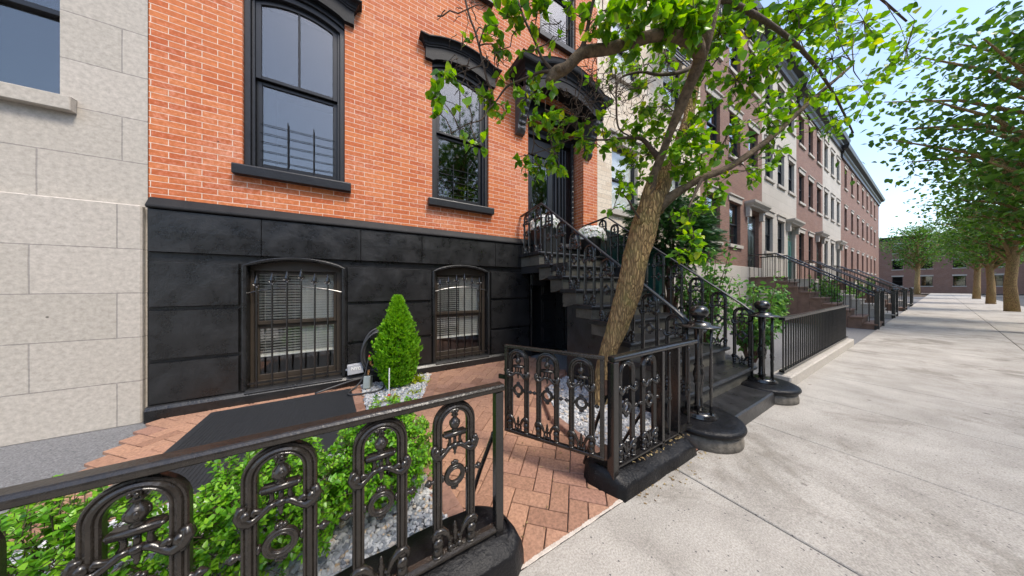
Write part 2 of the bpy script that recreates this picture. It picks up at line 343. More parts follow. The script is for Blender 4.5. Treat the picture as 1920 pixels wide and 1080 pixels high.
M['trimdark'] = plain('dark_frame', (.012,.013,.016), rough=.36, var=.2, spec=.4)
M['bronze'] = plain('bronze_frame', (.045,.035,.026), rough=.4, var=.1)
M['glass'] = glass_mat('window_glass')
M['room'] = plain('room_wall', (.022,.021,.020), rough=.95, spec=.1)
M['blind'] = plain('blind_slat', (.88,.85,.77), rough=.5, var=.03)
M['white'] = plain('white_paint', (.78,.78,.76), rough=.5, var=.05)
M['doorpaint'] = plain('black_door_paint', (.018,.019,.022), rough=.25, var=.15)
M['soffit'] = plain('orange_wood', (.33,.13,.04), rough=.5, var=.25, nscale=14)
M['concrete'] = concrete_mat()
M['mortar'] = plain('pale_mortar', (.52,.46,.40), rough=1, var=.2, nscale=60)
M['asphalt'] = plain('asphalt', (.055,.055,.057), rough=.9, var=.3, nscale=12, bump=.4, bscale=150)
M['grit'] = plain('grey_grit', (.17,.17,.175), rough=1, var=.5, nscale=90, bump=.8, bscale=160)
M['soil'] = plain('soil', (.09,.065,.045), rough=1, var=.4, nscale=20, bump=.6, bscale=60)
M['paver'] = island_mat('paver_brick', [(0,(.255,.136,.090)),(.35,(.335,.188,.124)),(.7,(.375,.210,.136)),(1,(.29,.158,.114))], rough=.85, nscale=60, nmix=.34, bump=.5, bscale=170)
M['kerb_brick'] = island_mat('edging_brick', [(0,(.22,.115,.078)),(.5,(.30,.168,.118)),(1,(.26,.15,.115))], rough=.85, nscale=26, nmix=.3, bump=.5, bscale=170)
M['gravel'] = island_mat('gravel_stone', [(0,(.17,.185,.21)),(.3,(.31,.33,.36)),(.6,(.46,.47,.49)),(.86,(.60,.60,.60)),(.95,(.46,.33,.20)),(1,(.62,.58,.52))], rough=.75, nscale=60, nmix=.25, bump=.3, bscale=300)
M['mat'] = plain('black_hatch', (.018,.02,.024), rough=.55, var=.3, nscale=30, bump=.7, bscale=260)
M['bark'] = bark_mat()
M['limb'] = plain('dark_limb_bark', (.13,.09,.055), rough=.9, var=.55, nscale=22, bump=.9, bscale=70)
M['twig'] = plain('twig_bark', (.085,.058,.042), rough=.85, var=.35, nscale=40, bump=.5, bscale=120)
M['twigred'] = plain('reddish_twig', (.15,.075,.05), rough=.7, var=.3, nscale=30)
M['leaf'] = leaf_mat('tree_leaf', [(0,(.06,.17,.014)),(.4,(.11,.28,.02)),(.75,(.19,.40,.026)),(.93,(.30,.50,.035)),(1,(.46,.52,.03))], trans=.5, rough=.33)
M['arbor'] = leaf_mat('arborvitae_leaf', [(0,(.09,.27,.014)),(.5,(.19,.45,.025)),(1,(.34,.60,.04))], trans=.4, rough=.55)
M['box'] = leaf_mat('boxwood_leaf', [(0,(.06,.20,.014)),(.5,(.13,.36,.02)),(1,(.27,.52,.035))], trans=.36, rough=.35)
M['yew'] = leaf_mat('yew_needle', [(0,(.012,.045,.016)),(.6,(.025,.085,.022)),(1,(.06,.15,.03))], trans=.15)
M['shrub'] = leaf_mat('shrub_leaf', [(0,(.05,.15,.03)),(.6,(.10,.26,.05)),(1,(.22,.40,.08))], trans=.35)
M['farleaf'] = leaf_mat('street_tree_leaf', [(0,(.035,.10,.012)),(.5,(.07,.18,.02)),(1,(.12,.26,.03))], trans=.35)
M['weed'] = leaf_mat('weed_leaf', [(0,(.22,.34,.02)),(1,(.42,.46,.04))], trans=.35)
M['petal'] = leaf_mat('white_petal', [(0,(.72,.72,.70)),(1,(.86,.86,.84))], trans=.25, rough=.6)
M['pot'] = plain('black_planter', (.020,.021,.022), rough=.35, var=.2)
M['hose'] = plain('hose_rubber', (.035,.035,.038), rough=.45, var=.25)
M['brass'] = plain('brass', (.42,.20,.08), rough=.35, metal=.8)
M['boxgrey'] = plain('grey_plastic', (.38,.39,.42), rough=.45, var=.05)
M['outlet'] = plain('weathered_metal', (.33,.36,.34), rough=.45, metal=.4, var=.15)
M['red'] = plain('red_plastic', (.55,.06,.03), rough=.4)
M['green'] = plain('green_paint', (.012,.085,.070), rough=.5, var=.2)
M['litter'] = island_mat('litter', [(0,(.16,.10,.05)),(.6,(.28,.20,.09)),(1,(.42,.34,.16))], rough=.9, bump=0)
M['rust'] = plain('rusty_hinge', (.07,.035,.022), rough=.7, var=.4, nscale=40)

# ------------------------------------------------------------------ the setting
def structure(name, mb, mat, **k):
    o = mb.build(name, mat, **k); o['kind'] = 'structure'; return o
g = MB(); g.box(-120, 240, -200, 160, -1.2, -.30); structure('ground', g, M['soil'])
g = MB(); g.box(-60, 160, -12.6, -2.75, -.29, -.15); structure('road', g, M['asphalt'])
g = MB(); g.box(-60, 160, -2.75, -2.6, -.29, .022); structure('kerb', g, M['concrete'], bevel=.012)
g = MB()
xs = [-8.4 + 1.25*i for i in range(8)] + [1.93 + 1.3*i for i in range(72)]; ys = [-2.595, -.86, .986]
for i in range(len(xs)-1):
    for j in range(len(ys)-1):
        g.box(xs[i]+.004, xs[i+1]-.004, ys[j]+.004, ys[j+1]-.004, -.16, rnd.uniform(.0255,.0275))
structure('sidewalk', g, M['concrete'], bevel=.005)
g = MB(); g.box(-60, 160, -16, -12.6, -.29, -.01); structure('far_sidewalk', g, M['concrete'])
g = MB(); g.box(-30, 60, .974, 16, -.29, .004); structure('areaway_ground', g, M['grit'])

# herringbone paving
BL, BWd, GAP = .222, .111, .0055
g = MB()
ang = R(45); ca, sa = math.cos(ang), math.sin(ang)
bedL = [(-1.6,1.2),(.44,1.2),(.40,1.45),(.37,1.95),(.37,2.4),(.43,2.80),(.64,3.06),(.94,3.86),(-.02,3.86),(-.02,2.35),(-1.6,2.35)]
bedR = [(1.62,1.26),(2.54,1.16),(2.54,2.70),(1.97,2.48),(1.66,1.88)]
def inside(p, poly):
    c = False; n = len(poly)
    for i in range(n):
        a, b = poly[i], poly[(i+1)%n]
        if (a[1] > p[1]) != (b[1] > p[1]) and p[0] < (b[0]-a[0])*(p[1]-a[1])/(b[1]-a[1])+a[0]: c = not c
    return c
def shrink_test(p, poly, d=.10):
    return all(inside((p[0]+dx, p[1]+dy), poly) for dx in (-d,d) for dy in (-d,d))
def paver(u0, v0, du, dv):
    cu, cv = u0+du/2, v0+dv/2
    x, y = cu*ca - cv*sa + 1.02, cu*sa + cv*ca + 1.40
    if not (-1.7 < x < 2.75 and .86 < y < 4.05): return
    if shrink_test((x,y), bedL) or shrink_test((x,y), bedR): return
    if 2.62 < x and y < 2.7: return
    t = .03 + rnd.uniform(-.0018,.0018); ch = .004
    tx, ty = rnd.uniform(-.006,.006), rnd.uniform(-.006,.006)
    hu, hv = du/2-GAP/2, dv/2-GAP/2
    vs = []
    for (a, b, z) in ((-1,-1,0),(1,-1,0),(1,1,0),(-1,1,0)): vs.append((a*hu, b*hv, 0))
    for a, b in ((-1,-1),(1,-1),(1,1),(-1,1)): vs.append((a*hu, b*hv, t-ch))
    for a, b in ((-1,-1),(1,-1),(1,1),(-1,1)): vs.append((a*(hu-ch), b*(hv-ch), t + a*hu*tx*2 + b*hv*ty*2))
    jr = rnd.uniform(-.008,.008)
    out = []
    for u, v, z in vs:
        u2, v2 = u*math.cos(jr)-v*math.sin(jr)+cu, u*math.sin(jr)+v*math.cos(jr)+cv
        out.append((u2*ca-v2*sa+1.02, u2*sa+v2*ca+1.40, z))
    g.add(out, [(0,1,5,4),(1,2,6,5),(2,3,7,6),(3,0,4,7),(4,5,9,8),(5,6,10,9),(6,7,11,10),(7,4,8,11),(8,9,10,11)])
W_ = BWd
for i in range(-40, 41):
    for j in range(-40, 41):
        if (i - j) % 4 == 0: paver(i*W_, j*W_, 2*W_, W_)
        elif (i - j) % 4 == 3: paver(i*W_, j*W_, W_, 2*W_)
pv = structure('brick_paving', g, M['paver'])
bm = bmesh.new(); bm.from_mesh(pv.data)
bmesh.ops.bisect_plane(bm, geom=bm.verts[:]+bm.edges[:]+bm.faces[:], plane_co=(0,.984,0), plane_no=(0,-1,0), clear_outer=True)
bm.to_mesh(pv.data); bm.free()
g = MB(); q0 = None; rM = random.Random(5)
for k in range(180):                                 # ragged mortar line where the pavers meet the sidewalk
    x = .50 + k*.0056; wv = .004 + .011*max(0, noise.noise(Vector((x*9, 3.3, 0)))+.25) + .005*rM.random(); y = .985 + .003*noise.noise(Vector((x*14,1,0)))
    q = [(x, y-wv*.5, .0275), (x, y-wv*.3, .0315), (x, y+wv*.9, .0318), (x, y+wv, .0275)]
    if q0:
        for j in range(3): g.poly([q0[j], q[j], q[j+1], q0[j+1]])
    q0 = q
structure('mortar_line', g, M['mortar'])

# soldier-course edging
def edging(pts, w, h, L=.2, closed=False, side=1):
    m = MB()
    for a, b in zip(pts[:-1], pts[1:]):
        a, b = Vector((*a,0)), Vector((*b,0)); d = b-a; n = max(1, round(d.length/L)); u = d.normalized(); nn = Vector((-u.y,u.x,0))*side
        for k in range(n):
            s0, s1 = d.length*k/n+.003, d.length*(k+1)/n-.003
            c = a + u*(s0+s1)/2 + nn*w/2
            m.obox((c.x, c.y, h/2 - .01 + rnd.uniform(-.002,.002)), (s1-s0)/2, w/2, h/2+.01, math.atan2(u.y,u.x)+rnd.uniform(-.012,.012))
    return m
structure('bed_edging', edging([(.43,1.3),(.40,1.6),(.37,1.95),(.37,2.4),(.43,2.80),(.64,3.06),(.94,3.84)], .10, .036, side=-1), M['kerb_brick'], bevel=.004)
structure('hatch_edging', edging([(.075,2.36),(.075,2.7),(.06,3.1),(-.005,3.8)], .085, .04, side=1), M['kerb_brick'], bevel=.004)
structure('tree_bed_edging', edging([(1.58,1.30),(1.63,1.88),(1.95,2.50),(2.5,2.74)], .07, .085, side=1), M['kerb_brick'], bevel=.006)

def gravel(poly, n, zb, seed, dome=None):
    r = random.Random(seed); m = MB()
    x0, x1 = min(p[0] for p in poly), max(p[0] for p in poly); y0, y1 = min(p[1] for p in poly), max(p[1] for p in poly)
    t = (1+5**.5)/2
    iv = [Vector(v).normalized() for v in ((-1,t,0),(1,t,0),(-1,-t,0),(1,-t,0),(0,-1,t),(0,1,t),(0,-1,-t),(0,1,-t),(t,0,-1),(t,0,1),(-t,0,-1),(-t,0,1))]
    iff = [(0,11,5),(0,5,1),(0,1,7),(0,7,10),(0,10,11),(1,5,9),(5,11,4),(11,10,2),(10,7,6),(7,1,8),(3,9,4),(3,4,2),(3,2,6),(3,6,8),(3,8,9),(4,9,5),(2,4,11),(6,2,10),(8,6,7),(9,8,1)]
    k = 0
    while k < n:
        p = (r.uniform(x0,x1), r.uniform(y0,y1))
        if not inside(p, poly): continue
        k += 1; s = r.choice((.008,.010,.012,.014,.017,.021)); sc_ = Vector((s*r.uniform(.8,1.5), s*r.uniform(.7,1.1), s*r.uniform(.5,.8)))
        M3 = Matrix.Rotation(r.uniform(0,6.3),3,'Z') @ Matrix.Rotation(r.uniform(-.7,.7),3,'X') @ Matrix.Rotation(r.uniform(-.7,.7),3,'Y')
        c = Vector((p[0],p[1], zb + r.uniform(-.004,.012)))
        m.add([c + M3 @ Vector((v.x*sc_.x*r.uniform(.72,1.2), v.y*sc_.y*r.uniform(.72,1.2), v.z*sc_.z*r.uniform(.72,1.2))) for v in iv], iff)
    return m
gL = [(-1.6,1.26),(.44,1.22),(.395,1.6),(.365,1.95),(.365,2.4),(.42,2.82),(.62,3.07),(.92,3.86),(.02,3.86),(.07,3.1),(.085,2.36),(-1.6,2.30)]
g = MB(); g.prism(gL, 0, .026); structure('garden_bed', g, M['grit'])
tag(gravel(gL, 15500, .031, 3).build('gravel', M['gravel']), 'grey and white gravel round the shrubs and hedge left of the path', 'gravel', kind='stuff')
gR = [(1.62,1.28),(2.5,1.2),(2.53,2.72),(1.96,2.5),(1.65,1.88)]
g = MB(); g.prism(gR, 0, .036); structure('tree_bed', g, M['grit'])
tag(gravel(gR, 6200, .041, 4).build('gravel', M['gravel']), 'blue grey gravel in the brick edged bed round the tree trunk', 'gravel', kind='stuff')
# ---- leaf litter by the coping
r_ = random.Random(8); m = MB()
for k in range(170):
    if 45 < k < 110: continue
    if k < 110: x, y = r_.uniform(1.45,2.35), .965 - abs(r_.gauss(0,.05))
    elif k < 150: x, y = r_.uniform(1.55,2.2), r_.uniform(1.0,1.04)
    else: x, y = r_.uniform(.7,1.5), r_.uniform(1.0,1.8)
    z = .0295 if y < .97 else (.165 if k < 150 else .036); s = r_.uniform(.003,.009); a = r_.uniform(0,6.3)
    m.obox((x,y,z), s, s*.45, .0012, a, r_.uniform(-.3,.3), r_.uniform(-.2,.2))
tag(m.build('leaf_litter', M['litter']), 'dry leaf bits swept along the black coping and sidewalk edge', 'litter', kind='stuff')

# ------------------------------------------------------------------ the red brick house
HX0, HX1, HZ = -1.78, 4.648, 12.6
house = empty('brick_house', (1.44, 4.0, 0), 'red brick row house with black painted stone base and black window hoods', 'house')
WXC = [-.64, 1.44]                                   # parlour window axes
OW = .958                                            # opening width
WZ0, WZ1 = 2.665, 4.90
holes = [(x-OW/2, x+OW/2, WZ0, WZ1) for x in WXC] + [(x-OW/2, x+OW/2, WZ0+3.6, WZ1+3.5) for x in (-.64,1.44,3.5)] + [(2.742,4.207,1.90,4.95)]
w = MB(); w.wall(HX0, HX1, 2.205, HZ, 4.0, .38, holes)
w.build('brick_wall', M['brick'], house)
w = MB()                                             # shell: side and back walls, roof, floors
w.box(HX0+.002, HX0+.25, 4.385, 14, 0, HZ-.02); w.box(HX1-.25, HX1-.002, 4.385, 14, 0, HZ-.02); w.box(HX0+.25, HX1-.25, 13.75, 14, 0, HZ-.02)
w.box(HX0+.25, HX1-.25, 4.385, 13.75, HZ-.3, HZ-.03)
w.box(HX0+.25, HX1-.25, 4.385, 13.75, 1.7, 1.88); w.box(HX0+.25, HX1-.25, 4.385, 13.75, 5.4, 5.6); w.box(HX0+.25, HX1-.25, 4.385, 13.75, 9, 9.2)
w.box(HX0+.25, HX1-.25, 6.6, 6.7, .1, 1.7); w.box(HX0+.25, HX1-.25, 7.4, 7.5, 1.88, 5.4)
w.build('back_wall', M['room'], house)
w = MB(); w.moulding(HX0+.02, HX1-.02, 3.9, lambda x: HZ-.5, [(0,-.35),(0,-.1),(.1,0),(.12,.12),(.34,.24),(.40,.42),(.42,.5)], N=2)
w.build('cornice', M['trim'], house)

# basement wall: black stone courses round the two windows
def arcz(xc, half, zs, zc):
    Rr = (half*half + (zc-zs)**2) / (2*(zc-zs))
    return lambda x: zc - Rr + math.sqrt(max(0, Rr*Rr - (x-xc)**2))
BXC = [-.632, 1.442]; BH = .44; BZ0, BZS, BZC = .165, 1.545, 1.622
w = MB()
BASE_HOLES = [(x-BH, x+BH, BZ0, BZC) for x in BXC] + [(2.76, 3.62, .03, 1.56)]
w.wall(HX0, HX1, 0, 2.1, 3.985, .30, BASE_HOLES)
for xc in BXC:                                       # spandrels over the arches
    f = arcz(xc, BH, BZS, BZC); xs = [xc-BH+2*BH*i/16 for i in range(17)]
    w.strip(xs, f, lambda x: BZC+.001, 3.9851, 4.28)
w.build('basement_wall', M['blackstone'], house)
w = MB()
def block(x0, x1, z0, z1, y=3.945):
    n = max(2, int((x1-x0)/.16)); mz = max(2, int((z1-z0)/.16)); e = .012
    vs = []; fs = []
    for j in range(mz+1):
        for i in range(n+1):
            x = x0+(x1-x0)*i/n; z = z0+(z1-z0)*j/mz
            d = .004*noise.noise(Vector((x*3.1, z*3.7, 1.3))) + .0025*noise.noise(Vector((x*11, z*11, 5)))
            if i in (0, n) or j in (0, mz): d += .004
            vs.append((x, y+d, z))
    W1 = n+1
    for j in range(mz):
        for i in range(n): fs.append((j*W1+i, j*W1+i+1, (j+1)*W1+i+1, (j+1)*W1+i))
    rim = [i for i in range(n+1)] + [j*W1+n for j in range(1,mz+1)] + [mz*W1+i for i in range(n-1,-1,-1)] + [j*W1 for j in range(mz-1,0,-1)]
    b = len(vs)
    for q in rim:
        x, yy, z = vs[q]; cx, cz = (x0+x1)/2, (z0+z1)/2
        vs.append((x + (e if x > cx else -e)*(1 if q in rim else 0)*.6, 3.984, z + (e if z > cz else -e)*.6))
    k = len(rim)
    for i in range(k): fs.append((rim[i], b+i, b+(i+1)%k, rim[(i+1)%k]))
    w.add(vs, fs)
rowsz = [(.165,.555),(.60,1.075),(1.12,1.565)]
for x0, x1 in ((HX0+.02, BXC[0]-BH-.06), (BXC[0]+BH+.06, BXC[1]-BH-.06), (BXC[1]+BH+.06, 2.74), (3.66,HX1-.03)):
    for z0, z1 in rowsz: block(x0+.006, x1-.006, z0, z1)
jx = [HX0+.02, -.95, .02, .80, 2.02, 2.50, 3.4, HX1-.03]
for a, b in zip(jx[:-1], jx[1:]): block(a+.004, b-.004, 1.665, 2.075, 3.935)
w.build('stone_course', M['blackstone'], house, smooth=False)
w = MB()
w.extrude_x([(3.92,2.085),(3.915,2.11),(3.975,2.20),(3.9985,2.206),(3.9985,2.085)], HX0+.01, HX1-.01)
w.build('ledge', M['ledge'], house, bevel=.008)
w = MB(); w.extrude_x([(3.90,.0),(3.895,.12),(3.92,.155),(3.984,.158),(3.984,.0)], HX0+.01, 2.75)
w.build('plinth', M['blackstone'], house, bevel=.008)
for xc in BXC:                                       # rough narrow surrounds
    w = MB()
    path = [(xc-BH-.022, .16)] + [(xc+(BH+.022)*q, arcz(xc, BH+.022, BZS+.005, BZC+.028)(xc+(BH+.022)*q)) for q in [(-1+2*i/14) for i in range(15)]] + [(xc+BH+.022, .16)]
    w.sweep_xz(path, [(-.022,3.99),(.022,3.99),(.024,3.952),(.010,3.940),(-.018,3.944)])
    w.build('window_surround', M['blackstone'], house, bevel=.004)

# windows ------------------------------------------------------------
def parlour_window(xc, dz=0, full=True):
    x0, x1 = xc-OW/2, xc+OW/2; z0, zs, zc = WZ0+dz, 4.74+dz, 4.86+dz
    fz = arcz(xc, OW/2, zs, zc)
    m = MB()                                         # outer casing
    m.box(x0+.002, x0+.055, 4.035, 4.16, z0, zs-.03); m.box(x1-.055, x1-.002, 4.035, 4.16, z0, zs-.03)
    m.box(x0+.056, x0+.085, 4.07, 4.16, z0, zs-.03); m.box(x1-.085, x1-.056, 4.07, 4.16, z0, zs-.03)
    xs = [x0+.002+(OW-.004)*i/18 for i in range(19)]
    f1 = arcz(xc, OW/2, zs-.13, zc-.10)
    m.strip(xs, f1, lambda x: zc+.05, 4.04, 4.16)
    f2 = arcz(xc, OW/2, zs-.05, zc-.035); m.strip(xs, f2, lambda x: zc+.052, 4.012, 4.0395)
    m.box(x0+.056, x1-.056, 4.045, 4.16, z0, z0+.03)
    win = m.build('window', M['trim'], house, bevel=.004)
    s = MB(); mid = 3.755+dz                         # two sashes
    xa, xb = x0+.086, x1-.086
    s.box(xa, xa+.05, 4.085, 4.12, mid, zs-.09); s.box(xb-.05, xb, 4.085, 4.12, mid, zs-.09)
    f3 = arcz(xc, OW/2, zs-.20, zc-.155); xs3 = [xa+(xb-xa)*i/14 for i in range(15)]
    s.strip(xs3, f3, lambda x: f1(x)+.004, 4.084, 4.121)
    s.box(xa+.05, xb-.05, 4.084, 4.121, mid, mid+.04); s.box(xc-.010, xc+.010, 4.09, 4.118, mid+.04, f3(xc)-.001)
    s.box(xa, xa+.05, 4.125, 4.158, z0+.03, mid-.002); s.box(xb-.05, xb, 4.125, 4.158, z0+.03, mid-.002)
    s.box(xa+.05, xb-.05, 4.124, 4.159, mid-.045, mid-.003); s.box(xa+.05, xb-.05, 4.124, 4.159, z0+.031, z0+.11)
    s.build('sash', M['trimdark'], win, bevel=.003)
    q = MB(); q.box(xa+.052, xc-.012, 4.100, 4.104, mid+.041, zs-.13); q.box(xc+.012, xb-.052, 4.100, 4.104, mid+.041, zs-.13)
    q.strip([xa+.052+(xb-xa-.104)*i/10 for i in range(11)], lambda x: zs-.129, lambda x: f3(x)-.001, 4.100, 4.104)
    q.box(xa+.052, xb-.052, 4.140, 4.144, z0+.111, mid-.046)
    q.build('glass', M['glass'], win)
    gd = MB()                                        # thin guard in front of the lower pane
    if full:
        for k in range(5): gd.box(xa+.03, xb-.03, 4.118, 4.1235, z0+.16+.105*k, z0+.166+.105*k)
        for t in (.36, .68): gd.tube([(xa+(xb-xa)*t, 4.112, z0+.10), (xa+(xb-xa)*t, 4.112, z0+.66)], .006, 6)
        gd.build('window_guard', M['trimdark'], win)
    sl = MB(); sl.extrude_x([(3.915,z0-.115),(3.912,z0-.012),(3.925,z0),(4.17,z0+.002),(4.17,z0-.05),(3.999,z0-.052),(3.999,z0-.115)], x0-.065, x1+.07)
    sl.build('sill', M['trim'], win, bevel=.006)
    hd = MB()
    e = .105; X0, X1 = x0-e, x1+e
    def arch(x): 
        t = max(0, 1-((x-xc)/(OW/2+.02))**2); return t
    fb = lambda x: (4.755+dz) + (.125*arch(x) if abs(x-xc) < OW/2 else -.0)
    ft = lambda x: (4.945+dz) + .12*max(0, 1-((x-xc)/(OW/2+.06))**2)
    xs4 = [X0, x0-.001] + [x0+OW*i/18 for i in range(19)] + [x1+.001, X1]
    hd.strip(xs4, fb, ft, 3.945, 3.999)
    hd.moulding(X0-.005, X1+.005, 3.943, ft, [(0,-.03),(.012,-.018),(.012,-.002),(.022,.004),(.03,.03),(.05,.055),(.078,.066),(.085,.075),(.085,.088),(0,.095)], yw=3.999, N=28)
    hd.build('window_hood', M['hood'], win)
    return win
pw = parlour_window(1.44)
def win_copy(src, dx, dz):
    c = copy_tree(src, house); c.location = (dx, 0, dz); return c
win_copy(pw, -2.08, 0)
for dx in (-2.08, 0, 2.06): win_copy(pw, dx, 3.6)
def basement_window(xc):
    x0, x1 = xc-BH, xc+BH; f = arcz(xc, BH, BZS, BZC)
    m = MB()
    m.box(x0+.002, x0+.035, 4.05, 4.18, BZ0, BZS-.02); m.box(x1-.06, x1-.002, 4.05, 4.18, BZ0, BZS-.02)
    xs = [x0+.002+(2*BH-.004)*i/14 for i in range(15)]
    m.strip(xs, lambda x: 1.50, lambda x: f(x)+.02, 4.048, 4.18)
    m.box(x0+.035, x1-.06, 4.05, 4.18, BZ0, BZ0+.05)
    win = m.build('basement_window', M['bronze'], house, bevel=.004)
    s = MB(); xa, xb = x0+.036, x1-.061; mid = .87
    s.box(xa, xa+.03, 4.085, 4.11, mid, 1.499); s.box(xb-.035, xb, 4.085, 4.11, mid, 1.499); s.box(xa+.03, xb-.035, 4.084, 4.111, mid, mid+.045); s.box(xa+.03, xb-.035, 4.084, 4.111, 1.465, 1.4985)
    s.box(xa, xa+.03, 4.115, 4.15, BZ0+.051, mid-.001); s.box(xb-.035, xb, 4.115, 4.15, BZ0+.051, mid-.001); s.box(xa+.03, xb-.035, 4.114, 4.151, BZ0+.052, BZ0+.11); s.box(xa+.03, xb-.035, 4.114, 4.151, mid-.05, mid-.002)
    s.build('sash', M['bronze'], win, bevel=.003)
    q = MB(); q.box(xa+.031, xb-.036, 4.095, 4.098, mid+.046, 1.464); q.box(xa+.031, xb-.036, 4.13, 4.133, BZ0+.111, mid-.051)
    q.build('glass', M['glass'], win)
    b = MB(); z = 1.46; k = 0; split = xa+(xb-xa)*.52
    while z > .50:
        b.obox(((xa+split)/2-.002, 4.172, z), (split-xa)/2-.004, .0125, .0011, rx=R(-48)); b.obox(((split+xb)/2+.002, 4.172, z), (xb-split)/2-.004, .0165, .0012, rx=R(-66)); z -= .033
    b.box(xa, split-.002, 4.16, 4.185, .475, .492); b.box(split+.002, xb, 4.16, 4.185, .475, .492)
    for xx in (xa+.07, split-.06, split+.06, xb-.07): b.box(xx-.001, xx+.001, 4.1535, 4.1555, .49, 1.47)
    b.build('blind', M['blind'], win)
    gr = MB()                                        # iron bars with spear heads
    bars = [x0+.075+.1315*k for k in range(6)]
    hts = [1.30,1.335,1.36,1.385,1.335,1.33]
    for xx, h in zip(bars, hts):
        gr.tube([(xx,3.975,BZ0-.005),(xx,3.975,h)], .0095, 8)
        gr.lathe((xx,3.975,h), [(.0095,0),(.015,.008),(.010,.02),(.012,.03),(.024,.055),(.017,.09),(.006,.13),(.001,.15)], 8)
        for s_ in (-1,1): gr.tube([(xx,3.975,h+.03),(xx+s_*.018,3.975,h+.028),(xx+s_*.032,3.975,h+.04),(xx+s_*.034,3.975,h+.055),(xx+s_*.026,3.975,h+.056)], [.007,.007,.006,.006,.004], 6)
    fa = arcz(xc, BH, 1.245, 1.31)
    gr.tube([(xc-BH+2*BH*i/12, 3.982, fa(xc-BH+2*BH*i/12)) for i in range(13)], .0065, 6)
    gr.box(x0, x1, 3.968, 3.982, .215, .235)
    gr.build('window_grille', M['iron'], win, smooth=False)
    sl = MB(); sl.extrude_x([(3.905,.10),(3.90,.15),(3.93,.168),(4.18,.172),(4.18,.10)], x0-.01, x1+.01)
    sl.build('sill', M['blackstone'], win, bevel=.005)
    return win
bw = basement_window(BXC[1]); win_copy(bw, BXC[0]-BXC[1], 0)

# front door ---------------------------------------------------------
DY = 4.34
m = MB(); m.box(2.744, 2.93, DY-.02, 4.45, 1.902, 4.42); m.box(2.93, 3.66, DY+.0, 4.45, 4.06, 4.42); m.box(3.66, 4.205, DY+.02, 4.45, 1.902, 4.42)
for x in (3.70, 3.80, 3.90, 3.985): m.lathe((x, DY+.0, 0), [(.028,1.94),(.030,2.1),(.022,2.12),(.026,4.3),(.034,4.36)], 10)
m.box(2.744, 4.205, DY-.06, 4.45, 4.421, 4.50); m.moulding(2.79, 4.16, DY-.06, lambda x: 4.50, [(0,0),(.01,.02),(.03,.04),(.035,.07)], yw=4.44, N=2)
entry = m.build('door_surround', M['trimdark'], house, bevel=.006)
for xx in (4.10,):                                   # rope column
    rp = MB()
    for k in range(3):
        rp.tube([(xx+.022*math.cos(t*1.0+k*2.094), DY-.10+.022*math.sin(t*1.0+k*2.094), 1.905+t*.0185) for t in [i*.5 for i in range(int(2.6/.0185/.5))]], .020, 6)
    rp.build('rope_column', M['trimdark'], entry)
fan = MB(); xs = [2.744+1.461*i/18 for i in range(19)]
fd = arcz(3.475, .735, 4.50, 4.82)
fan.strip(xs, lambda x: fd(x)-.0, lambda x: 4.96, 4.02, 4.30)
fan.build('door_arch', M['trimdark'], entry)
so = MB(); so.box(2.746, 4.203, 4.12, 4.36, 4.605, 4.63); so.build('porch_soffit', M['soffit'], entry)
so = MB(); so.box(2.76, 4.19, 4.36, 4.40, 4.63, 4.93); so.build('transom', M['glass'], entry)
d = MB(); dx0, dx1 = 2.935, 3.655
d.box(dx0, dx0+.17, DY+.03, DY+.085, 1.91, 4.055); d.box(dx1-.14, dx1, DY+.03, DY+.085, 1.91, 4.055); d.box(dx0+.17, dx1-.14, DY+.03, DY+.085, 1.91, 2.45); d.box(dx0+.17, dx1-.14, DY+.03, DY+.085, 3.90, 4.055)
d.box(dx0+.2, dx1-.17, DY+.015, DY+.03, 2.02, 2.36)
door = d.build('front_door', M['doorpaint'], house, bevel=.006)
d = MB(); d.box(dx0+.171, dx1-.141, DY+.05, DY+.056, 2.451, 3.899); d.build('glass', M['glass'], door)
d = MB(); d.box(dx0+.05, dx0+.10, DY+.012, DY+.03, 3.22, 3.42); d.tube([(dx0+.145,DY+.03,2.75),(dx0+.145,DY-.03,2.78),(dx0+.145,DY-.03,3.05),(dx0+.145,DY+.03,3.08)], .009, 6); d.build('handle', M['trimdark'], door)
d = MB(); d.box(2.80, 2.85, DY-.05, DY-.02, 3.25, 3.45); d.lathe((2.91,DY-.02,3.33), [(.035,0),(.035,-.012),(.025,-.02)], 12, ax='y'); d.build('entry_keypad', M['outlet'], door, bevel=.004)
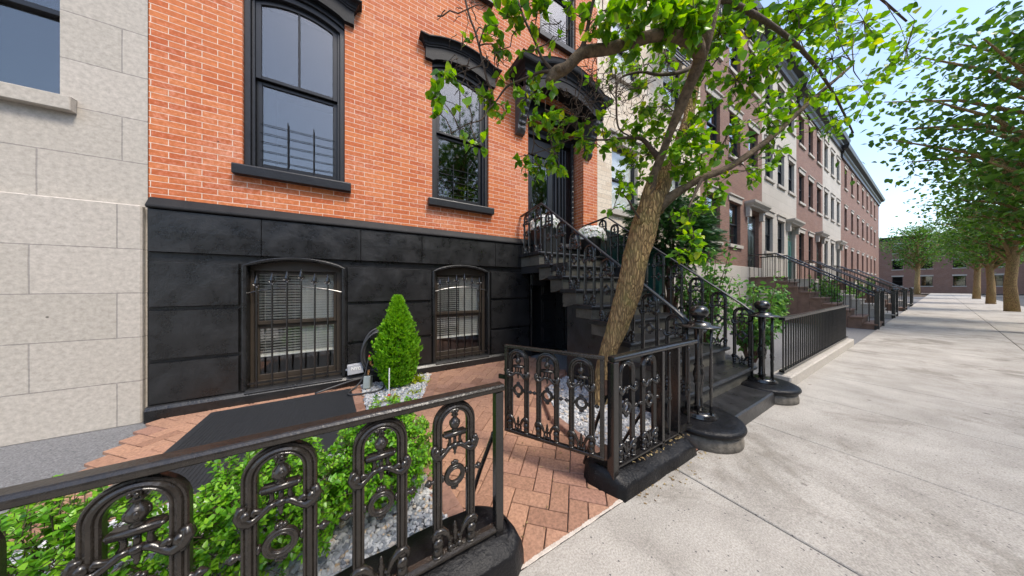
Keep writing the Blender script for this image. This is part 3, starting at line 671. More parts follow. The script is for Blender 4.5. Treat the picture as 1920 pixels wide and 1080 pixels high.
# door hood on carved brackets
hd = MB(); hx0, hx1 = 2.44, 4.40; hxc = (hx0+hx1)/2
ft = lambda x: 5.02 + .25*max(0, 1-((x-hxc)/.82)**2)
fb = lambda x: 4.80 + .20*max(0, 1-((x-hxc)/.72)**2)
xsH = [hx0+(hx1-hx0)*i/28 for i in range(29)]
hd.strip(xsH, fb, lambda x: ft(x)-.0, 3.62, 3.70)
hd.strip(xsH, lambda x: fb(x)+.10, lambda x: ft(x), 3.70, 3.999)
hd.moulding(hx0, hx1, 3.62, ft, [(0,-.12),(.012,-.11),(.012,-.05),(.03,-.03),(.035,.0),(.07,.05),(.12,.075),(.13,.10),(.14,.15),(.15,.17),(0,.18)], yw=3.999, N=28)
hood = hd.build('door_hood', M['hood'], house)
def console(xc):
    b = MB()
    prof = [(3.999,4.815),(3.66,4.815),(3.64,4.76),(3.66,4.70),(3.70,4.64),(3.76,4.56),(3.82,4.46),(3.86,4.36),(3.90,4.26),(3.90,4.18),(3.94,4.12),(3.999,4.10)]
    b.extrude_x(prof, xc-.085, xc+.085)
    for k, (y, z, r) in enumerate(((3.665,4.72,.05),(3.69,4.66,.045),(3.73,4.59,.045),(3.79,4.49,.042),(3.84,4.39,.04),(3.88,4.29,.04),(3.90,4.20,.035))):
        for s_ in (-1,0,1): b.ball((xc+s_*.045, y+.012*abs(s_), z+.012*abs(s_)), .032, r*.7, r, 8, 5)
    b.torus((xc-.084,3.74,4.70), .042, .012, ax='x', n=14, m=6); b.torus((xc+.084,3.74,4.70), .042, .012, ax='x', n=14, m=6)
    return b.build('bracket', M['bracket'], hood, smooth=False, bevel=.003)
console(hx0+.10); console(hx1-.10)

# basement door under the stoop
d = MB(); d.box(2.77, 3.61, 4.24, 4.28, .035, 1.555)
for (a, b_) in ((2.87,3.15),(3.23,3.51)):
    for z0, z1 in ((.13,.50),(.58,1.05),(1.13,1.45)):
        d.box(a, b_, 4.228, 4.24, z0, z1); d.box(a+.04, b_-.04, 4.22, 4.228, z0+.04, z1-.04)
bd = d.build('basement_door', M['doorpaint'], house, bevel=.006)
d = MB(); d.ball((2.83,4.19,.80), .025); d.lathe((2.83,4.24,.80), [(.02,0),(.012,-.05)], 8, ax='y'); d.build('door_knob', M['brass'], bd)
# downpipe at the end of the stone wall
d = MB(); d.tube([(2.772,3.93,.03),(2.772,3.93,1.70)], .018, 8); d.box(2.75,2.795,3.915,3.96,.62,.74); d.box(2.75,2.795,3.915,3.96,1.28,1.36)
d.build('drain_pipe', M['iron'], house)

# ------------------------------------------------------------------ the stoop
stoop = empty('stoop', (3.35, 2.6, 0), 'black painted stone stoop rising to the front door of the brick house', 'stoop')
SX0, SX1 = 2.504, 4.24
TZ = [1.90,1.675,1.48,1.285,1.08,.90,.71,.52,.335,.165]
TY = [3.35,3.06,2.78,2.51,2.24,1.97,1.70,1.43,1.16,.90]
def tread(z, yf, yb, x0, x1):
    m = MB(); r = .022
    prof = [(yb, z-.05),(yf+.055,z-.05),(yf+.035,z-.062),(yf+.022,z-.05)] + [(yf+r-r*math.cos(a), z-.026-r*math.sin(a)*-1+0) for a in [-PI/2+PI*i/6 for i in range(7)]] + [(yb, z-.002)]
    prof = [(yb,z-.055),(yf+.03,z-.055),(yf+.012,z-.045),(yf+.002,z-.03),(yf,z-.02),(yf+.006,z-.007),(yf+.02,z),(yb,z)]
    m.extrude_x(prof[::-1], x0, x1)
    return m
for k, (z, y) in enumerate(zip(TZ, TY)):
    yb = 4.30 if k == 0 else TY[k-1]+.06
    zb = (TZ[k+1]-.003 if k < 9 else 0.0)
    x1 = SX1 if k else SX1
    if k < 9:
        t = tread(z, y, yb if k else 3.995, SX0, x1)
        if k == 0: t.box(2.745, 4.204, 3.996, 4.34, z-.12, z)
        st = t.build('step', M['stoop'], stoop, bevel=.004)
    else:
        t = MB(); t.box(2.78, 4.0, .93, 1.22, .01, .165); st = t.build('step', M['stoop'], stoop, bevel=.012)
    r = MB()
    if k < 9:
        zlow = max(TZ[k+1]-.002, 0)
        r.box(SX0+.045, x1-.045, y+.045, (3.994 if k == 0 else TY[k-1]+.05), zlow, z-.056)
        if 0 < k < 4: r.extrude_x([(y+.047, zlow), (TY[k-1]+.05, zlow), (TY[k-1]+.05, zlow-.055), (y+.26, zlow-.05)][::-1], SX0+.05, x1-.05)
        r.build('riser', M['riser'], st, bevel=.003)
w = MB()
prof = [(2.755,.0),(2.755,1.225)]
for k in range(3, 9):
    prof += [(TY[k]+.05, TZ[k]-.057)] if k == 3 else []
prof = [(2.755,.0),(2.755,TZ[3]-.06)]
for k in range(3, 9):
    prof += [(TY[k]+.06, TZ[k]-.06), (TY[k]+.06, TZ[k+1]-.06)]
prof += [(1.17, TZ[9]-.06),(1.17,0)]
w.extrude_x(prof, SX0+.06, SX1-.06)
w.build('side_wall', M['stoop'], stoop, bevel=.004)
w = MB(); w.box(SX1-.2, SX1-.06, 2.757, 3.98, 0, 1.67); w.build('vestibule_wall', M['stoop'], stoop)
w = MB(); w.box(SX0+.058, SX0+.10, 2.757, 3.98, 1.55, 1.67); w.build('vestibule_beam', M['stoop'], stoop)
w = MB()                                             # carved panel under the platform
w.box(2.775, 3.10, 3.90, 3.94, 1.34, 1.66)
for (cx, cz, rr) in ((2.865,1.52,.065),(2.99,1.47,.05)):
    w.torus((cx,3.892,cz), rr, .012, n=18, m=6); w.torus((cx,3.892,cz), rr*.5, .010, n=14, m=6); w.ball((cx,3.892,cz), .018)
    for a in range(6): w.ball((cx+rr*.75*math.cos(a*1.047), 3.892, cz+rr*.75*math.sin(a*1.047)), .012)
w.build('carved_panel', M['stoop'], stoop)

# ------------------------------------------------------------------ cast iron arch panels
REED = [(-.0145,.011),(-.0145,-.004),(-.0125,-.0085),(-.009,-.0095),(-.0065,-.007),(-.0045,-.0105),(0,-.0135),(.0045,-.0105),(.0065,-.007),(.009,-.0095),(.0125,-.0085),(.0145,-.004),(.0145,.011)]
REED = [(a, b) for a, b in REED][::-1]
def arch_parts(w, h, sq=1.0, fat=1.0):
    """w = upright centre distance, h = height; returns builders for each part"""
    r = w/2; P = {}
    class FB(MB):                                    # castings with a common thickness factor
        def tube(s, path, rad, n=8, **k): MB.tube(s, path, [q*fat for q in rad] if isinstance(rad, (list, tuple)) else rad*fat, n, **k)
        def ball(s, c, rx, ry=None, rz=None, n=8, m=6): MB.ball(s, c, rx*fat, None if ry is None else ry*fat, None if rz is None else rz*(1+(fat-1)*.5), n, m)
        def torus(s, c, R1, r1, **k): MB.torus(s, c, R1, r1*fat, **k)
    a = MB()
    path = [(-r,0.0),(-r,h*.25),(-r,h*.5)] + [(-r*math.cos(t), h-r-.0145*sq+r*math.sin(t)) for t in [PI*i/16 for i in range(17)]] + [(r,h*.5),(r,h*.25),(r,0)]
    a.sweep_xz(path, [(p[0]*sq, p[1]*(1+(sq-1)*.6)) for p in REED]); P['arch'] = a
    zc = h-.185                                      # collar height
    f = MB(); f0 = zc+.060
    F_ = lambda pr: [(p*(1+(fat-1)*.7), q) for p, q in pr]
    f.lathe((0,0,f0), F_([(.012,0),(.013,.006),(.008,.010),(.016,.018),(.0205,.030),(.020,.040),(.0145,.050),(.008,.058),(.008,.064),(.014,.068),(.008,.074),(.009,.080),(.011,.088),(.006,.094),(.001,.104)]), 12)
    for k in range(5):
        t = k*1.2566; f.ball((.013*math.cos(t),.013*math.sin(t),f0+.083), .006,.006,.008,6,4)
        f.ball((.018*math.cos(t),.018*math.sin(t),f0+.034), .007,.007,.012,6,4)
    P['finial'] = f
    c = FB()
    c.obox((0,0,zc+.052), .043, .014*fat, .007*fat); c.ball((-.043,0,zc+.052), .008,.0145,.0075); c.ball((.043,0,zc+.052), .008,.0145,.0075)
    for s in (-1,1):
        c.tube([(s*.030,0,zc+.048),(s*.022,-.002,zc+.034),(s*.021,-.002,zc+.020),(s*.026,-.002,zc+.006)], [.007,.0055,.006,.008], 8)
        c.tube([(s*.010,-.004,zc+.004),(s*.026,-.006,zc+.000),(s*.042,-.010,zc-.012),(s*.058,-.013,zc-.022),(s*(r-.004),-.016,zc-.024),(s*(r+.012),-.016,zc-.014),(s*(r+.020),-.014,zc+.004),(s*(r+.016),-.012,zc+.020),(s*(r+.004),-.012,zc+.018)], [.009,.009,.0085,.010,.012,.0125,.012,.010,.006], 8)
        c.tube([(s*.030,-.004,zc-.010),(s*.048,-.012,zc-.002),(s*.060,-.015,zc+.006),(s*(r-.010),-.016,zc+.001),(s*(r-.012),-.017,zc-.009)], [.005,.007,.0075,.006,.004], 8)
        c.ball((s*(r+.006),-.015,zc-.002), .013,.012,.016); c.ball((s*(r+.006),.006,zc-.004), .020,.013,.022)
        c.ball((s*(r+.010),-.014,zc-.028), .008)
    c.tube([(0,0,zc+.046),(0,-.003,zc+.005)], [.0055,.007], 8); c.ball((0,-.004,zc+.003), .0145,.012,.0115)
    c.lathe((0,-.003,zc-.040), [(.001,0),(.005,.008),(.0065,.014),(.0045,.018),(.009,.026),(.010,.034),(.006,.042)], 10)
    P['scroll_collar'] = c
    zr = h*.515-.008                                 # ring height
    g_ = FB(); g_.torus((0,0,zr), .035, .0095, n=24, m=8); g_.torus((0,-.007,zr), .039, .005, n=24, m=6); g_.torus((0,-.008,zr), .030, .004, n=24, m=6)
    for s in (-1,1):
        for q in (0,-.0075,.0075): g_.ball((q*1.2, 0, zr+s*(.050+.004*(q==0))), .0075,.008,.008,6,5)
        g_.ball((0,0,zr+s*.044), .008)
        x = r-.0145; g_.tube([(s*.040,0,zr),(s*x,0,zr)], .006, 8); g_.ball((s*(x-.006),0,zr), .006,.012,.014); g_.ball((s*(x-.016),0,zr), .005,.009,.011)
        g_.lathe((s*(r+.0145),0,zr), [(.010,0),(.011,s*.004),(.006,s*.008),(.011,s*.014),(.0145,s*.021),(.011,s*.028),(.007,s*.031),(.006,s*.035),(.001,s*.038)][::s], 10, ax='x')
    P['ring'] = g_
    b = FB()
    for s in (-1,1):
        b.ball((s*r,-.002,.024), .019,.017,.024); b.ball((s*r,-.004,.060), .0215,.019,.022); b.ball((s*r,-.003,.094), .018,.017,.016); b.ball((s*r,-.002,.044), .0165,.0185,.006); b.ball((s*r,-.002,.006), .021,.018,.008)
        b.tube([(s*(r+.018),-.006,.070),(s*(r+.020),-.008,.092),(s*(r+.006),-.012,.112),(s*(r-.016),-.012,.108),(s*(r-.034),-.011,.088),(s*(r-.044),-.009,.064),(s*.022,-.007,.050),(s*.010,-.004,.056)], [.007,.010,.011,.0115,.010,.0085,.0075,.006], 8)
        b.tube([(s*.020,-.004,.052),(s*.024,-.003,.030),(s*.020,-.002,.010),(s*.024,-.002,.0)], [.007,.0065,.009,.010], 8)
        b.ball((s*.020,-.003,.018), .011,.011,.010)
    b.tube([(-.020,-.002,.014),(.020,-.002,.014)], .007, 8)
    b.lathe((0,-.003,.010), [(.006,0),(.007,.03),(.011,.042),(.008,.048),(.0125,.060),(.0105,.072),(.007,.082),(.009,.088),(.004,.100),(.001,.106)], 10)
    P['scroll_foot'] = b
    return P
ORDER = ['finial','scroll_collar','ring','scroll_foot']
def make_arch(w, h, mat, parent, sq=1.0, fat=1.0):
    P = arch_parts(w, h, sq, fat)
    a = P['arch'].build('arch_baluster', mat, parent, local=True)
    for k in ORDER: P[k].build(k, mat, a, local=True, smooth=True)
    return a
def put(a, parent, x, y, z, rz=0, sz=1.0):
    c = copy_tree(a, parent); c.location = (x,y,z); c.rotation_euler = (0,0,rz); c.scale = (1,1,sz); return c

# ---- front fence, left of the gate opening
FY = 1.055; FZ0, FZ1 = .215, .87
AW, APIT = .143, .278
fl = empty('front_fence', (.55, FY, .15), 'black iron fence of arched balusters before the boxwood hedge, left of the open gate', 'fence')
m = MB(); prof = [(FY-.027,FZ1-.030),(FY-.030,FZ1-.012),(FY-.022,FZ1),(FY+.022,FZ1),(FY+.030,FZ1-.012),(FY+.027,FZ1-.030),(FY+.012,FZ1-.034),(FY-.012,FZ1-.034)]
m.extrude_x(prof, -1.75, .575); m.build('top_rail', M['bronze_iron'], fl, bevel=.003)
m = MB(); m.extrude_x([(FY-.024,FZ0-.012),(FY-.024,FZ0),(FY-.008,FZ0+.006),(FY+.016,FZ0+.006),(FY+.022,FZ0-.012)], -1.75, .535); m.build('bottom_rail', M['bronze_iron'], fl, bevel=.002)
m = MB(); m.box(.535, .574, FY-.02, FY+.02, .13, FZ1-.036); m.build('post', M['iron'], fl, bevel=.003)
m = MB(); m.tube([(.545,FY+.03,.62),(.53,FY+.14,.40),(.50,FY+.30,.02)], .011, 8); m.ball((.548,FY+.03,.62), .016); m.build('brace', M['iron'], fl)
proto = None; n_arch = 0
for k in range(7):
    x = .3475 - APIT*k
    if proto is None: proto = make_arch(AW, FZ1-.036-FZ0, M['bronze_iron'], fl, 1.28, 1.14); a = proto
    else: a = copy_tree(proto, fl)
    a.location = (x-.55, 0, FZ0-.15)
# ---- right piece of the fence up to the newel
fr = empty('front_fence', (1.372, FY, .15), 'short black iron fence piece between the gate hinge and the stoop newel', 'fence')
m = MB(); m.extrude_x([(y, z+.012) for y, z in prof], 1.352, 2.40); m.build('top_rail', M['iron'], fr, bevel=.003)
m = MB(); m.extrude_x([(FY-.024,FZ0-.032),(FY-.024,FZ0-.02),(FY+.016,FZ0-.016),(FY+.022,FZ0-.032)], 1.395, 2.33); m.build('bottom_rail', M['iron'], fr)
for x, ww, yd in ((1.372,.024,.026),(1.900,.014,.040),(2.118,.014,.040)):
    m = MB(); m.box(x-ww, x+ww, FY-.024, FY-.024+yd*2, .12, FZ1-.024); m.build('post', M['iron'], fr, bevel=.003)
for x in (2.02,2.31):
    m = MB(); m.lathe((x,FY,FZ0-.02), [(.011,0),(.007,.02),(.010,.10),(.012,.22),(.008,.26),(.018,.275),(.018,.285),(.010,.295),(.018,.305),(.010,.32),(.013,.34),(.009,.42),(.007,.60),(.008,.628)], 10); m.build('turned_baluster', M['iron'], fr, smooth=True)
for pth_ in ([(1.365,FY+.03,.66),(1.36,FY+.12,.42),(1.39,FY+.26,.05)], [(1.80,FY+.02,.50),(1.79,FY+.14,.27),(1.78,FY+.25,.05)]):
    m = MB(); m.tube(pth_, .011, 8); m.build('brace', M['iron'], fr)
plainp = None
for x in (1.500,1.752):                              # these two have no finial inside the arch
    if plainp is None:
        P_ = arch_parts(.135, FZ1-.024-FZ0+.015, 1.15, 1.15); plainp = a = P_['arch'].build('arch_baluster', M['iron'], fr, local=True)
        for k_ in ('ring','scroll_foot'): P_[k_].build(k_, M['iron'], a, local=True, smooth=True)
        c_ = MB(); zc_ = FZ1-.024-FZ0+.015-.185; r0_ = .0675
        for s_ in (-1,1):
            c_.tube([(0,-.004,zc_-.004),(s_*.02,-.008,zc_+.004),(s_*.04,-.012,zc_-.010),(s_*(r0_-.004),-.016,zc_-.024),(s_*(r0_+.012),-.016,zc_-.014),(s_*(r0_+.022),-.014,zc_+.004),(s_*(r0_+.016),-.012,zc_+.022),(s_*(r0_+.002),-.012,zc_+.018)], [.010,.010,.011,.013,.014,.013,.011,.007], 8)
            c_.ball((s_*(r0_+.006),-.014,zc_-.002), .015,.014,.019)
        c_.ball((0,-.006,zc_-.004), .016,.013,.012); c_.ball((0,-.006,zc_-.024), .008,.008,.016)
        c_.build('scroll_collar', M['iron'], a, local=True, smooth=True)
    else: a = copy_tree(plainp, fr)
    a.location = (x-1.372, 0, FZ0-.165)
# hinges stay with the fence
for z in (.68,.27):
    m = MB(); m.tube([(1.338,FY+.034,z-.045),(1.338,FY+.034,z+.045)], .012, 8); m.box(1.340,1.395,FY+.025,FY+.033,z-.04,z+.04)
    for q in (-.028,-.01,.01,.028): m.ball((1.362,FY+.022,z+q), .006)
    m.build('hinge', M['rust'], fr)
# ---- the open gate
ga = math.atan2(1.70-1.085, .955-1.325); glen = math.hypot(1.70-1.085, .955-1.325)
gate = empty('gate', (1.325, 1.085, .24), 'black iron gate of three arched balusters standing open over the brick path', 'gate', rz=ga)
gz0, gz1 = .0, .64
m = MB(); m.box(0, glen, -.016, .016, gz1-.022, gz1); m.box(.0, .026, -.014, .014, gz0, gz1-.022); m.box(glen-.024, glen, -.014, .014, gz0, gz1-.022); m.extrude_x([(-.016,gz0-.012),(-.016,gz0+.010),(.016,gz0+.010),(.016,gz0-.012)], 0, glen)
m.build('gate_frame', M['bronze_iron'], gate, local=True, bevel=.003)
m = MB(); m.box(glen-.002, glen+.055, -.010, .008, .375, .405); m.torus((glen-.012,0,.445), .017, .007, n=14, m=6); m.build('latch', M['iron'], gate, local=True)
gp = None
for k in range(3):
    a = copy_tree(proto, gate); a.location = ((.1435,.379,.606)[k], 0, gz0+.008); a.rotation_euler = (0,0,PI); a.scale = (.92,1,(gz1-.03)/(FZ1-.036-FZ0))

# ---- copings
def coping(pts, z1, name, label, seed):
    c = empty(name, (pts[0][0], pts[0][1], 0), label, 'coping')
    m = MB(); n = len(pts); cx = sum(p[0] for p in pts)/n; cy = sum(p[1] for p in pts)/n
    out = []
    for i in range(n):                               # subdivide and roughen the outline
        a, b = Vector(pts[i]), Vector(pts[(i+1)%n]); k = max(2, int((b-a).length/.05))
        for j in range(k): out.append(a.lerp(b, j/k))
    lay = []
    for z, ins in ((0,0),(z1*.55,.006),(z1-.03,.012),(z1-.010,.026),(z1,.05)):
        row = []
        for p in out:
            d = Vector((cx,cy))-p; d.normalize()
            q = noise.noise(Vector((p.x*6+seed, p.y*6, z*8)))
            drop = .052*max(0, min(1, (1.06-p.y)/.10)) if z > .05 else 0
            row.append((p.x+d.x*(ins+.012*q), p.y+d.y*(ins+.012*q), z - drop*(z/z1) + (.008*noise.noise(Vector((p.x*9,p.y*9,seed))) if z > .05 else 0)))
        lay.append(row)
    k = len(out); vs = [p for r in lay for p in r]; fs = []
    for i in range(len(lay)-1):
        for j in range(k): fs.append((i*k+j, i*k+(j+1)%k, (i+1)*k+(j+1)%k, (i+1)*k+j))
    top = lay[-1]; yc = cy+.01; c0 = len(vs)            # ridge line so that the top can slope to the front
    vs += [(p[0], min(max(yc, p[1]-.0), yc) if False else p[1]*.25+yc*.75, z1-.004) for p in top]
    b0 = (len(lay)-1)*k
    for j in range(k): fs.append((b0+j, b0+(j+1)%k, c0+(j+1)%k, c0+j))
    fs.append(tuple(range(c0, c0+k)))
    m.add(vs, fs); m.build('coping_stone', M['coping'], c, smooth=True)
    return c
coping([(-1.75,.955),(.60,.955),(.665,1.0),(.64,1.16),(.56,1.24),(-1.75,1.24)], .195, 'fence_coping', 'black stone coping under the long left fence before the hedge', 2)
coping([(1.36,.965),(2.23,.955),(2.235,1.0),(2.19,1.22),(1.30,1.24),(1.285,1.18)], .165, 'fence_coping', 'short black stone coping under the fence piece between gate and newel', 9)

# ---- stoop railings
def rail_z(y): return 2.672 if y >= 3.35 else 2.672 - .765*(3.35-y)
def stoop_railing(X, label, mirror=1):
    e = empty('stoop_railing', (X, 1.17, .165), label, 'railing', 'railings of the stoop')
    m = MB()
    pth = [(X,3.985,2.615),(X,3.36,2.675),(X,3.30,2.64)] + [(X,y,rail_z(y)) for y in (2.8,2.2,1.7,1.28)] + [(X,1.17,.99)]
    vs = []; pr = [(-.024,-.012),(-.024,.006),(-.014,.014),(.014,.014),(.024,.006),(.024,-.012)]
    for p in pth:
        vs += [(p[0]+a, p[1], p[2]+b) for a, b in pr]
    fs = []
    for i in range(len(pth)-1):
        for k in range(6): fs.append((i*6+k, i*6+(k+1)%6, (i+1)*6+(k+1)%6, (i+1)*6+k))
    fs += [tuple(range(5,-1,-1)), tuple(range((len(pth)-1)*6, len(pth)*6))]
    m.add(vs, fs); m.build('handrail', M['trim'], e, bevel=.002)
    return e
SRH = .72
rl = stoop_railing(2.575, 'ornate black iron railing on the near left edge of the stoop')
rr = stoop_railing(4.165, 'ornate black iron railing on the far right edge of the stoop')
ys = [3.795,3.455,3.18,2.895,2.618,2.343,2.075,1.805,1.54,1.29]
sproto = None
for e, X in ((rl,2.575),(rr,4.165)):
    for y in ys:
        tz = next(z for z, yf in zip(TZ, TY) if y > yf - .002)
        top = (2.615+(3.985-y)*.096-.018) if y > 3.4 else rail_z(y)-.036
        h = top-tz
        if sproto is None:
            a = sproto = make_arch(.152, SRH, M['iron'], e, 1.18, 1.15)
        else: a = copy_tree(sproto, e)
        a.location = (0, y-1.17, tz-.165); a.rotation_euler = (0,0,-PI/2 if True else 0); a.scale = (1,1,h/SRH)
# ---- newel posts on round plinths
def newel(X, Y, label):
    e = empty('newel_post', (X,Y,0), label, 'newel', 'newels at the foot of the stoop')
    m = MB(); m.lathe((X,Y,0), [(.30,0),(.302,.06),(.296,.10),(.285,.125)], 48); m.build('plinth_base', M['wornstone'], e, smooth=True)
    m = MB(); m.lathe((X,Y,0), [(.27,.1255),(.298,.130),(.314,.142),(.320,.158),(.314,.176),(.295,.186),(.26,.191),(.05,.195)], 48); m.build('plinth_cap', M['coping'], e, smooth=True)
    m = MB(); m.lathe((X,Y,.19), [(.135,0),(.14,.012),(.12,.022),(.125,.032),(.06,.04)], 28)
    m.lathe((X,Y,.20), [(.03,0),(.032,.06),(.040,.07),(.030,.08),(.029,.25),(.040,.27),(.034,.29),(.043,.33),(.043,.36),(.034,.39),(.030,.41),(.040,.42),(.028,.44),(.028,.60),(.036,.61),(.030,.63),(.036,.74),(.05,.765)], 18)
    m.build('column', M['iron'], e, smooth=True)
    for k in range(6):
        t = k*PI/3+.35; m = MB(); m.lathe((X+.10*math.cos(t), Y+.10*math.sin(t), .215), [(.010,0),(.009,.1),(.011,.2),(.008,.24),(.017,.255),(.010,.268),(.017,.28),(.010,.30),(.013,.34),(.008,.55),(.008,.75)], 10); m.build('rod', M['iron'], e, smooth=True)
    m = MB(); m.lathe((X,Y,.955), [(.11,0),(.155,.008),(.16,.016),(.155,.022),(.09,.028),(.085,.045),(.075,.052),(.035,.058),(.030,.072),(.04,.078),(.036,.085),(.05,.092),(.066,.108),(.075,.135),(.072,.158),(.056,.182),(.03,.194),(.005,.198)], 28); m.build('ball_cap', M['iron'], e, smooth=True)
    return e
newel(2.585, 1.10, 'black iron newel post with ball top on a round plinth beside the front fence')
newel(4.15, 1.10, 'black iron newel post with ball top at the far right foot of the stoop')

# ------------------------------------------------------------------ leaves and foliage helpers
def leafshape(L, Wd, fold=.25, droop=.3, n=4, wav=0.0):
    rows = []
    for i in range(n+1):
        t = i/n; wv = Wd*1.18*(math.sin(PI*t**.80)**.85)*(1-.38*t) if 0 < i < n else 0
        rows.append((t*L, wv, -droop*L*t*t + wav*math.sin(t*7)*.06))
    vs = []; fs = []
    for x, wv, z in rows: vs += [(x,-wv,z+fold*wv),(x,0,z),(x,wv,z+fold*wv)]
    for i in range(n):
        a = 3*i; b = a+3
        if i == 0: fs += [(1,b+1,b),(1,b+2,b+1)]
        elif i == n-1: fs += [(a,a+1,b+1),(a+1,a+2,b+1)]
        else: fs += [(a,a+1,b+1,b),(a+1,a+2,b+2,b+1)]
    return [Vector(v) for v in vs], fs
LEAFS = [leafshape(1, .34, f, d, 6, w_) for f, d, w_ in ((.12,.12,.3),(.25,.25,.5),(.08,.34,1),(.35,.18,.2),(.15,.05,.8))]
def basis(d, roll):
    d = d.normalized(); up = Vector((0,0,1))
    if abs(d.z) > .97: up = Vector((0,1,0))
    s = up.cross(d).normalized(); u = d.cross(s)
    s2 = s*math.cos(roll)+u*math.sin(roll); u2 = u*math.cos(roll)-s*math.sin(roll)
    return d, s2, u2
def add_leaf(mb, p, d, roll, size, shape):
    b = basis(d, roll); vs, fs = shape
    mb.add([p + (b[0]*v.x + b[1]*v.y + b[2]*v.z)*size for v in vs], fs)
def rdir(r, up=0.0):
    while True:
        v = Vector((r.uniform(-1,1), r.uniform(-1,1), r.uniform(-1,1)))
        if .05 < v.length < 1: break
    v.normalize(); v.z += up; return v.normalized()

# ------------------------------------------------------------------ the tree in the gravel bed
r_ = random.Random(21)
tree = empty('tree', at(1122,757,2.80), 'leaning tree with rough brown bark in the gravel bed between gate and stoop', 'tree')
def smooth_path(pts, sub=4):                          # Catmull-Rom through (Vector, radius)
    P = [p for p, r in pts]; Rr = [r for p, r in pts]; out = []; rad = []
    for i in range(len(P)-1):
        p0, p1, p2, p3 = P[max(i-1,0)], P[i], P[i+1], P[min(i+2,len(P)-1)]
        for k in range(sub):
            t = k/sub
            out.append(.5*((2*p1)+(p2-p0)*t+(2*p0-5*p1+4*p2-p3)*t*t+(3*p1-p0-3*p2+p3)*t**3)); rad.append(Rr[i]+(Rr[i+1]-Rr[i])*t)
    return out+[P[-1]], rad+[Rr[-1]]
def limb(mb, spec, sub=4, n=12, wob=.25, seed=0):
    pts = [(at(a,b,c), r) for a, b, c, r in spec]
    p, r = smooth_path(pts, sub); mb.tube(p, r, n, wob=wob, seed=seed)
    return p, r
tr = MB()
limb(tr, [(1117,790,2.82,.125),(1121,757,2.80,.095),(1127,715,2.79,.083),(1138,665,2.77,.084),(1155,620,2.74,.103),(1171,570,2.70,.116),(1184,520,2.66,.120),(1196,470,2.62,.122),(1208,425,2.58,.120),(1219,390,2.55,.112),(1230,362,2.53,.085)], 5, 22, .16, 3)
SA = [(1203,420,2.55,.075),(1214,368,2.48,.055),(1230,318,2.40,.038),(1244,282,2.36,.033),(1258,245,2.30,.035),(1285,180,2.20,.042),(1308,122,2.10,.046),(1325,62,2.0,.05),(1345,-30,1.95,.045),(1380,-140,1.95,.04)]
SB = [(1226,395,2.58,.095),(1240,350,2.60,.083),(1252,315,2.62,.065),(1268,285,2.66,.05),(1290,220,2.76,.05),(1306,140,2.9,.05),(1322,40,3.0,.045),(1340,-120,3.1,.04)]
SC = [(1232,392,2.54,.06),(1262,366,2.50,.045),(1290,348,2.46,.038),(1316,334,2.42,.034),(1370,312,2.38,.03),(1440,262,2.36,.025),(1520,190,2.4,.018),(1600,120,2.45,.01)]
SD = [(1314,108,2.08,.05),(1306,84,2.0,.046),(1288,74,1.94,.044),(1262,65,1.88,.040),(1225,67,1.84,.037),(1185,79,1.82,.036),(1140,92,1.80,.036),(1096,98,1.80,.036),(1078,112,1.80,.036),(1062,128,1.80,.036),(1044,136,1.81,.042),(1034,146,1.81,.038),(1027,155,1.81,.022)]
SE = [(1088,100,1.80,.022),(1098,70,1.77,.016),(1106,30,1.74,.012),(1118,-20,1.70,.010),(1130,-80,1.66,.007)]
SF = [(1040,136,1.80,.012),(1016,108,1.79,.009),(1000,70,1.77,.009),(985,40,1.75,.008),(972,5,1.72,.007),(960,-40,1.7,.006)]
SG = [(1040,134,1.80,.014),(1015,135,1.80,.010),(988,146,1.79,.009),(964,155,1.78,.008),(948,165,1.77,.007),(930,190,1.76,.006),(916,205,1.75,.006),(902,225,1.74,.005),(878,232,1.73,.004),(846,250,1.72,.003)]
SH = [(866,-30,1.60,.007),(880,30,1.62,.007),(892,62,1.65,.007),(904,110,1.68,.007),(913,150,1.71,.007),(922,172,1.74,.006),(918,200,1.75,.005)]
SI = [(1206,420,2.55,.012),(1190,396,2.45,.009),(1176,372,2.4,.008),(1160,358,2.35,.005),(1150,352,2.33,.003)]
SJ = [(1238,300,2.44,.035),(1222,280,2.4,.022),(1206,262,2.36,.018),(1190,258,2.32,.014),(1165,259,2.28,.010),(1140,262,2.2,.008),(1110,262,2.15,.006),(1080,258,2.1,.005),(1050,270,2.05,.004),(1020,282,2.0,.004),(990,290,1.98,.003),(965,296,1.95,.002)]
SK = [(1316,100,2.9,.04),(1290,130,2.6,.022),(1240,140,2.5,.016),(1200,135,2.45,.012),(1160,150,2.4,.010),(1156,200,2.38,.009),(1160,240,2.36,.008),(1180,255,2.34,.006)]
SL = [(1330,40,2.0,.03),(1260,10,1.75,.02),(1200,-10,1.6,.014),(1120,-30,1.5,.009),(1050,-40,1.45,.006)]
SM = [(1335,-10,1.98,.03),(1420,30,2.1,.022),(1500,90,2.25,.016),(1560,170,2.4,.010),(1600,250,2.5,.006)]
SN = [(1318,330,2.42,.02),(1300,370,2.35,.010),(1290,400,2.3,.007),(1300,440,2.28,.005),(1290,470,2.27,.003)]
SO = [(1340,-100,3.0,.035),(1460,-90,3.2,.025),(1600,-40,3.4,.016),(1700,40,3.6,.010)]
sk = []
lb = MB()
sk += list(zip(*limb(tr, SA[:3], 4, 14, .2, 0))); sk += list(zip(*limb(lb, SA[1:], 4, 14, .2, 0)))
for i, spec in enumerate((SB,)): sk += list(zip(*limb(tr, spec, 4, 14, .2, i*3)))
for i, spec in enumerate((SC,SD)): sk += list(zip(*limb(lb, spec, 4, 12, .22, 10+i*3)))
